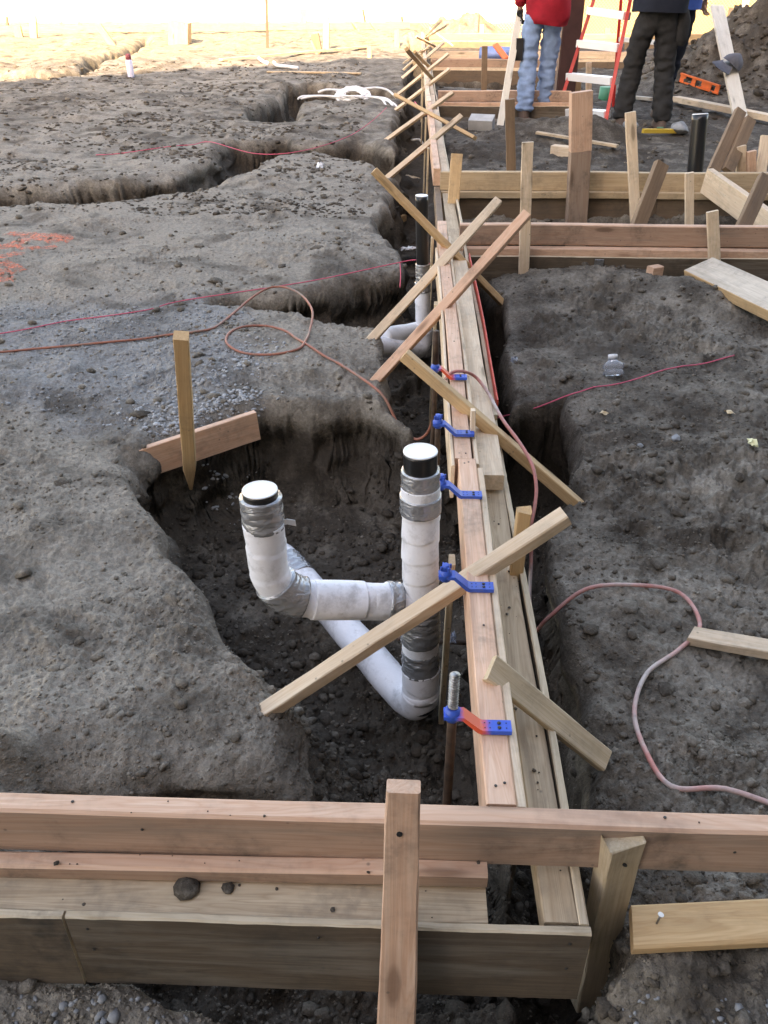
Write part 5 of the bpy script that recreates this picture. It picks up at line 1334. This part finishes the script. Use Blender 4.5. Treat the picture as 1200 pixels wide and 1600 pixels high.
def hand(parent, wrist, direc, side, mat, curl=0.9, name='hand'):
    """palm, four unequal curled fingers and a thumb from the side of the palm"""
    wv_ = Vector(wrist); d = Vector(direc).normalized(); s = Vector(side); s = (s - d * s.dot(d)).normalized(); nrm = d.cross(s)
    V, E = [(tuple(wv_), 0.026, 0.02), (tuple(wv_ + d * 0.05), 0.034, 0.017), (tuple(wv_ + d * 0.085), 0.036, 0.015)], [(0, 1), (1, 2)]
    h = skin_mesh(name, V, E, mat, 0, 2, parent=parent)
    for k, (off, L) in enumerate(((-0.029, 0.066), (-0.010, 0.076), (0.010, 0.070), (0.028, 0.054))):
        p = wv_ + d * 0.075 + s * off; pts_ = [p]; ang = 0.25
        for j in range(3):
            ang += curl * (0.75 if j else 0.4); p = p + (d * math.cos(ang) + nrm * math.sin(ang)) * L * (0.45 - 0.07 * j); pts_.append(p)
        skin_mesh('finger', [(tuple(q), 0.0095 - 0.0008 * i, 0.0095 - 0.0008 * i) for i, q in enumerate(pts_)], [(0, 1), (1, 2), (2, 3)], mat, 0, 1, parent=h)
    p = wv_ + d * 0.025 - s * 0.028
    skin_mesh('thumb', [(tuple(p), 0.013, 0.012), (tuple(p + d * .03 - s * .02 + nrm * .012), 0.011, 0.010), (tuple(p + d * .058 - s * .022 + nrm * .03), 0.009, 0.009)], [(0, 1), (1, 2)], mat, 0, 1, parent=h)
    return h
def person(label, loc, rz, feet, lean, armL, armR, trousers, shirt, boots, glove, shirt_rings, sleeve=True, scale=1.0, hem_fold=0.03, tw=1.0, fold=0.012):
    """local frame: x to the viewer's right, y away from the viewer, z up; feet = [(x, y), (x, y)]"""
    t = thing('person', label, 'person', loc, rz=rz); t.scale = (scale,) * 3
    hx = sum(f_[0] for f_ in feet) / 2 + lean[0]; hy = sum(f_[1] for f_ in feet) / 2
    hip = Vector((hx, hy, 0.93)); chest = hip + Vector((lean[0] * .6, lean[1] * .6, 0.38)); neck = hip + Vector((lean[0], lean[1], 0.56)); head = neck + Vector((lean[0] * .4, lean[1] * .6 + 0.02, 0.17))
    V = [(tuple(hip), 0.155, 0.11), (tuple(hip.lerp(chest, .5)), 0.14, 0.105), (tuple(chest), 0.165, 0.115), (tuple(neck - Vector((0, 0, .06))), 0.10, 0.08), (tuple(neck + Vector((0, 0, .03))), 0.058, 0.058), (tuple(head), 0.076, 0.092), (tuple(head + Vector((0, 0, .07))), 0.066, 0.08)]
    E = [(0, 1), (1, 2), (2, 3), (3, 4), (4, 5), (5, 6)]
    legs = []
    for s, (fx, fy) in zip((-1, 1), feet):
        th = hip + Vector((s * 0.095, 0, -0.07)); an = Vector((fx, fy - 0.02, 0.10)); kn = th.lerp(an, 0.50) + Vector((0, 0.035, 0)); legs.append((th, kn, an))
        b0 = len(V); V += [(tuple(th), 0.085, 0.088), (tuple(kn), 0.056, 0.058), (tuple(an), 0.042, 0.044)]; E += [(0, b0), (b0, b0 + 1), (b0 + 1, b0 + 2)]
    arms = []
    for s, a in zip((-1, 1), (armL, armR)):
        sh_ = chest + Vector((s * 0.185, 0, 0.09)); el_ = sh_ + Vector(a[0]); wr_ = el_ + Vector(a[1]); arms.append((sh_, el_, wr_))
        b0 = len(V); V += [(tuple(sh_), 0.06, 0.06), (tuple(el_), 0.043, 0.043), (tuple(wr_), 0.030, 0.026)]; E += [(2, b0), (b0, b0 + 1), (b0 + 1, b0 + 2)]
    body = skin_mesh('body', V, E, M['skin'], 0, 2, parent=t)
    # face and hair
    fwd = Vector((0, 1, 0))
    for nm, off, r, m_ in (('nose', (0, 0.098, -0.005), 0.014, 'skin'), ('ear', (-0.078, 0.0, 0), 0.02, 'skin'), ('ear', (0.078, 0.0, 0), 0.02, 'skin'), ('eye', (-0.03, 0.084, 0.02), 0.009, 'cap'), ('eye', (0.03, 0.084, 0.02), 0.009, 'cap'), ('mouth', (0, 0.09, -0.045), 0.012, 'redshirt')):
        c = head + Vector(off); o_ = lathe(nm, c, [(r * .5, -r * .8), (r, 0), (r * .5, r * .8)], M[m_], None, 8); o_.parent = t
    hr = loft('hair', [(head.x, head.y - .012, head.z + z_, r, r * 1.12) for z_, r in ((-.03, .084), (.02, .088), (.07, .080), (.105, .055), (.125, .02))], M['hair'], t, 18, 0.02)
    # trousers: pelvis and both legs in one skin
    TV = [(tuple(hip + Vector((0, 0, .07))), 0.165, 0.122), (tuple(hip - Vector((0, 0, .04))), 0.172, 0.128)]; TE = [(0, 1)]
    for th, kn, an in legs:
        b0 = len(TV); an2 = an + Vector((0, 0, -0.045))
        TV += [(tuple(th + Vector((0, 0, -.09))), 0.098, 0.102), (tuple(th.lerp(kn, .6)), 0.088, 0.092), (tuple(kn), 0.080, 0.084), (tuple(kn.lerp(an, .5)), 0.078, 0.082), (tuple(an + Vector((0, 0, .03))), 0.078, 0.082), (tuple(an2), 0.076, 0.085)]
        TE += [(1, b0)] + [(b0 + i, b0 + i + 1) for i in range(5)]
    TV = TV[:2] + [(a, b_ * tw, c * tw) for a, b_, c in TV[2:]]
    tr_o = skin_mesh('trousers', TV, TE, M[trousers], 0, 3, fold, 11.0, parent=t)
    for s, (fx, fy) in zip((-1, 1), feet):
        rr = [(fx, fy - .015, 0.0, .048, .075), (fx, fy + .03, 0.012, .056, .14), (fx, fy + .03, 0.03, .055, .138), (fx, fy + .022, 0.055, .052, .12), (fx, fy - .005, 0.085, .05, .08), (fx, fy - .02, 0.13, .05, .058)]
        loft('boot', interp(rr, 2), M[boots], t, 18, 0.006)
    sr = [(chest.x * (k) + hip.x * (1 - k) + dx, chest.y * k + hip.y * (1 - k), z_, rx, ry) for (z_, rx, ry, dx, k) in shirt_rings]
    shirt_o = loft('shirt', interp(sr, 5), M[shirt], t, 36, hem_fold)
    for s, (sh_, el_, wr_) in zip((-1, 1), arms):
        end = el_.lerp(wr_, 0.93) if sleeve else sh_.lerp(el_, 0.72)
        SV = [(tuple(sh_ - Vector((s * .05, 0, -.0))), 0.095, 0.095), (tuple(sh_ + Vector((s * .01, 0, -.03))), 0.084, 0.084)]
        SV += [(tuple(sh_.lerp(el_, .55)), 0.072, 0.074)] if sleeve else []
        if sleeve: SV += [(tuple(el_), 0.066, 0.068), (tuple(el_.lerp(wr_, .5)), 0.060, 0.062)]
        SV += [(tuple(end), 0.052 if sleeve else 0.078, 0.052 if sleeve else 0.078)]
        skin_mesh('sleeve', SV, [(i, i + 1) for i in range(len(SV) - 1)], M[shirt], 0, 2, 0.010, 14.0, parent=shirt_o)
        hand(t, wr_ - (wr_ - el_).normalized() * 0.01, (wr_ - el_), (0, 1, 0.2), M[glove] if glove else M['skin'], name='glove' if glove else 'hand')
    return t, arms
pr = G(836, 186); red_s = 0.985
rp = P(836, 184, -0.21); rp.z = ZG(rp.x, rp.y) - 0.01
man_red, arms = person('man in a long red shirt and blue jeans standing with his back turned', rp, 0.0, [(-0.105, 0.0), (0.085, 0.16)], (0.015, 0.06), ((-0.035, -0.02, -0.29), (0.01, 0.05, -0.25)), ((0.05, 0.12, -0.26), (-0.06, 0.23, 0.02)),
    'denim', 'redshirt', 'boot', 'blackcloth', [(0.755, 0.165, 0.135, 0.045, 0), (0.80, 0.185, 0.15, 0.04, 0), (0.90, 0.195, 0.155, 0.03, 0.1), (1.05, 0.195, 0.15, 0.02, 0.5), (1.20, 0.20, 0.15, 0.0, 0.8), (1.36, 0.205, 0.14, 0, 1), (1.46, 0.15, 0.11, 0, 1), (1.50, 0.075, 0.07, 0, 1.1)], True, red_s, 0.055, 1.0, 0.018)
# the white stake in his left hand
hw = rp + arms[0][2] * red_s + Vector((-0.008, 0.0, -0.075))
foot = P(779, 203, ZG(hw.x - 0.1, hw.y - 0.1))
foot = PY(780, 203, hw.y - 0.5)
stk = board('stake', hw + (hw - foot).normalized() * 0.10, foot, 0.058, 0.038, (1, 0.1, 0), M['white']); tag(stk, 'clean white stake held upright in the black glove of the man in red', 'stake')
pch = PY(811, 77, rp.y + 0.04); pouch = box('tool_pouch', pch, (0.06, 0.09, 0.17), M['blackcloth']); adopt_scale = man_red
pouch.parent = man_red; pouch.matrix_parent_inverse = Matrix.LocRotScale(man_red.location, man_red.rotation_euler, man_red.scale).inverted()

zb_ = -0.215
bpn = P(998, 199, zb_); bpn.z = ZG(bpn.x, bpn.y) - 0.01; bs = 0.97
man_blk, arms2 = person('man in black shirt and baggy black trousers standing with legs apart', bpn, 0.0, [(-0.16, 0.02), (0.165, -0.06)], (0.01, 0.05), ((-0.10, 0.10, -0.24), (-0.02, 0.22, 0.06)), ((0.09, 0.12, -0.25), (-0.08, 0.22, 0.04)),
    'blackcloth', 'navy', 'boot', None, [(0.88, 0.225, 0.165, 0.01, 0), (0.98, 0.225, 0.165, 0.01, 0), (1.08, 0.20, 0.145, 0, 0.3), (1.22, 0.20, 0.145, 0, 0.8), (1.36, 0.20, 0.135, 0, 1), (1.46, 0.15, 0.11, 0, 1), (1.50, 0.075, 0.07, 0, 1.1)], False, bs, 0.022, 1.06, 0.017)
pq = bpn + Vector((0.215, -0.03, 0.76)); pouch = loft('tool_pouch', interp([(0.215, -0.03, 0.64, .05, .05), (0.215, -0.03, 0.68, .072, .065), (0.215, -0.03, 0.82, .07, .06), (0.205, -0.03, 0.90, .05, .045)], 3), M['blackcloth'], man_blk, 16, 0.03)
bp3 = bpn + Vector((0.345, 0.40, 0.0))
man_blue, _ = person('man in a blue shirt mostly hidden behind the man in black', bp3, 0.0, [(-0.06, 0.0), (-0.05, 0.16)], (0.0, 0.05), ((-0.06, 0.10, -0.25), (0.05, 0.22, 0.05)), ((0.07, -0.02, -0.27), (0.0, 0.10, -0.22)),
    'navy', 'bluecloth', 'boot', None, [(0.86, 0.20, 0.15, 0.0, 0), (0.96, 0.20, 0.15, 0.0, 0), (1.08, 0.19, 0.14, 0, 0.3), (1.22, 0.20, 0.145, 0, 0.8), (1.36, 0.20, 0.135, 0, 1), (1.46, 0.15, 0.11, 0, 1), (1.50, 0.075, 0.07, 0, 1.1)], False, 1.0, 0.025)

# ------------------------------------------------------------------ crumbs of mud and nails on the timber
def crumbs_on(parent, rects, n):
    """loose crumbs lying on level board tops: rects are (x0, x1, y0, y1, z)"""
    v, f = ico(); V, F = [], []
    area = [(r[1] - r[0]) * (r[3] - r[2]) for r in rects]
    for _ in range(n):
        r = random.choices(rects, area)[0]
        if random.random() < 0.6 or _ == 0: cx_, cy_ = random.uniform(r[0], r[1]), random.uniform(r[2], r[3])
        else: cx_ = min(max(cx_ + random.gauss(0, .012), r[0]), r[1]); cy_ = min(max(cy_ + random.gauss(0, .012), r[2]), r[3])
        s = 0.0009 + 0.0016 * random.random() ** 3 * 2
        b0 = len(V)
        for p in v: V.append((cx_ + p[0] * s * random.uniform(.7, 1.3), cy_ + p[1] * s * random.uniform(.7, 1.3), r[4] + s * .35 + p[2] * s * .6))
        F += [tuple(int(q) + b0 for q in t) for t in f]
    o = mesh_obj('mud_crumbs', V, F, M['soil']); o['kind'] = 'stuff'; return adopt(o, parent)
crumbs_on(nf, [(-0.75, 0.8, 0.674, 0.699, 0.0), (-0.75, 0.10, 0.648, 0.667, -0.0715), (-0.75, 0.10, 0.604, 0.644, -0.1005)], 45)
crumbs_on(lf, [(0.178, 0.218, 0.61, 1.6, -0.098)], 25)
def nails(parent, pts):
    for p, ax in pts: adopt(lathe('nail_head', Vector(p), [(0.0021, 0), (0.0021, 0.0008), (0.001, 0.0012)], M['nail'], None, 8, ax), parent)
nails(nf, [((x_, 0.6705, z_), (0, -1, 0)) for x_, z_ in ((-0.61, -0.03), (-0.60, -0.055), (-0.33, -0.028), (-0.02, -0.05), (0.135, -0.03), (0.15, -0.052), (0.42, -0.04), (0.55, -0.03))]
      + [((x_, 0.688, 0.0003), (0, 0, 1)) for x_ in (-0.42, 0.13, 0.33)] + [((x_, 0.5882, z_), (0, -1, 0)) for x_, z_ in ((-0.39, -0.115), (-0.39, -0.16), (-0.1, -0.118), (0.21, -0.115), (0.212, -0.17))])
nails(lf, [((0.128 + dx_, y_, 0.0006), (0, 0, 1)) for dx_, y_ in ((-.006, .73), (.006, .735), (0, 1.05), (-.005, 1.585), (.004, 1.59), (0, 1.63), (0, 2.3), (.004, 2.9))])
nails(sb, [(b0.lerp(b1, u) + n_b * 0.0105 + Vector((0, 0, dz)), n_b) for u, dz in ((0.38, .01), (0.40, -.012))])
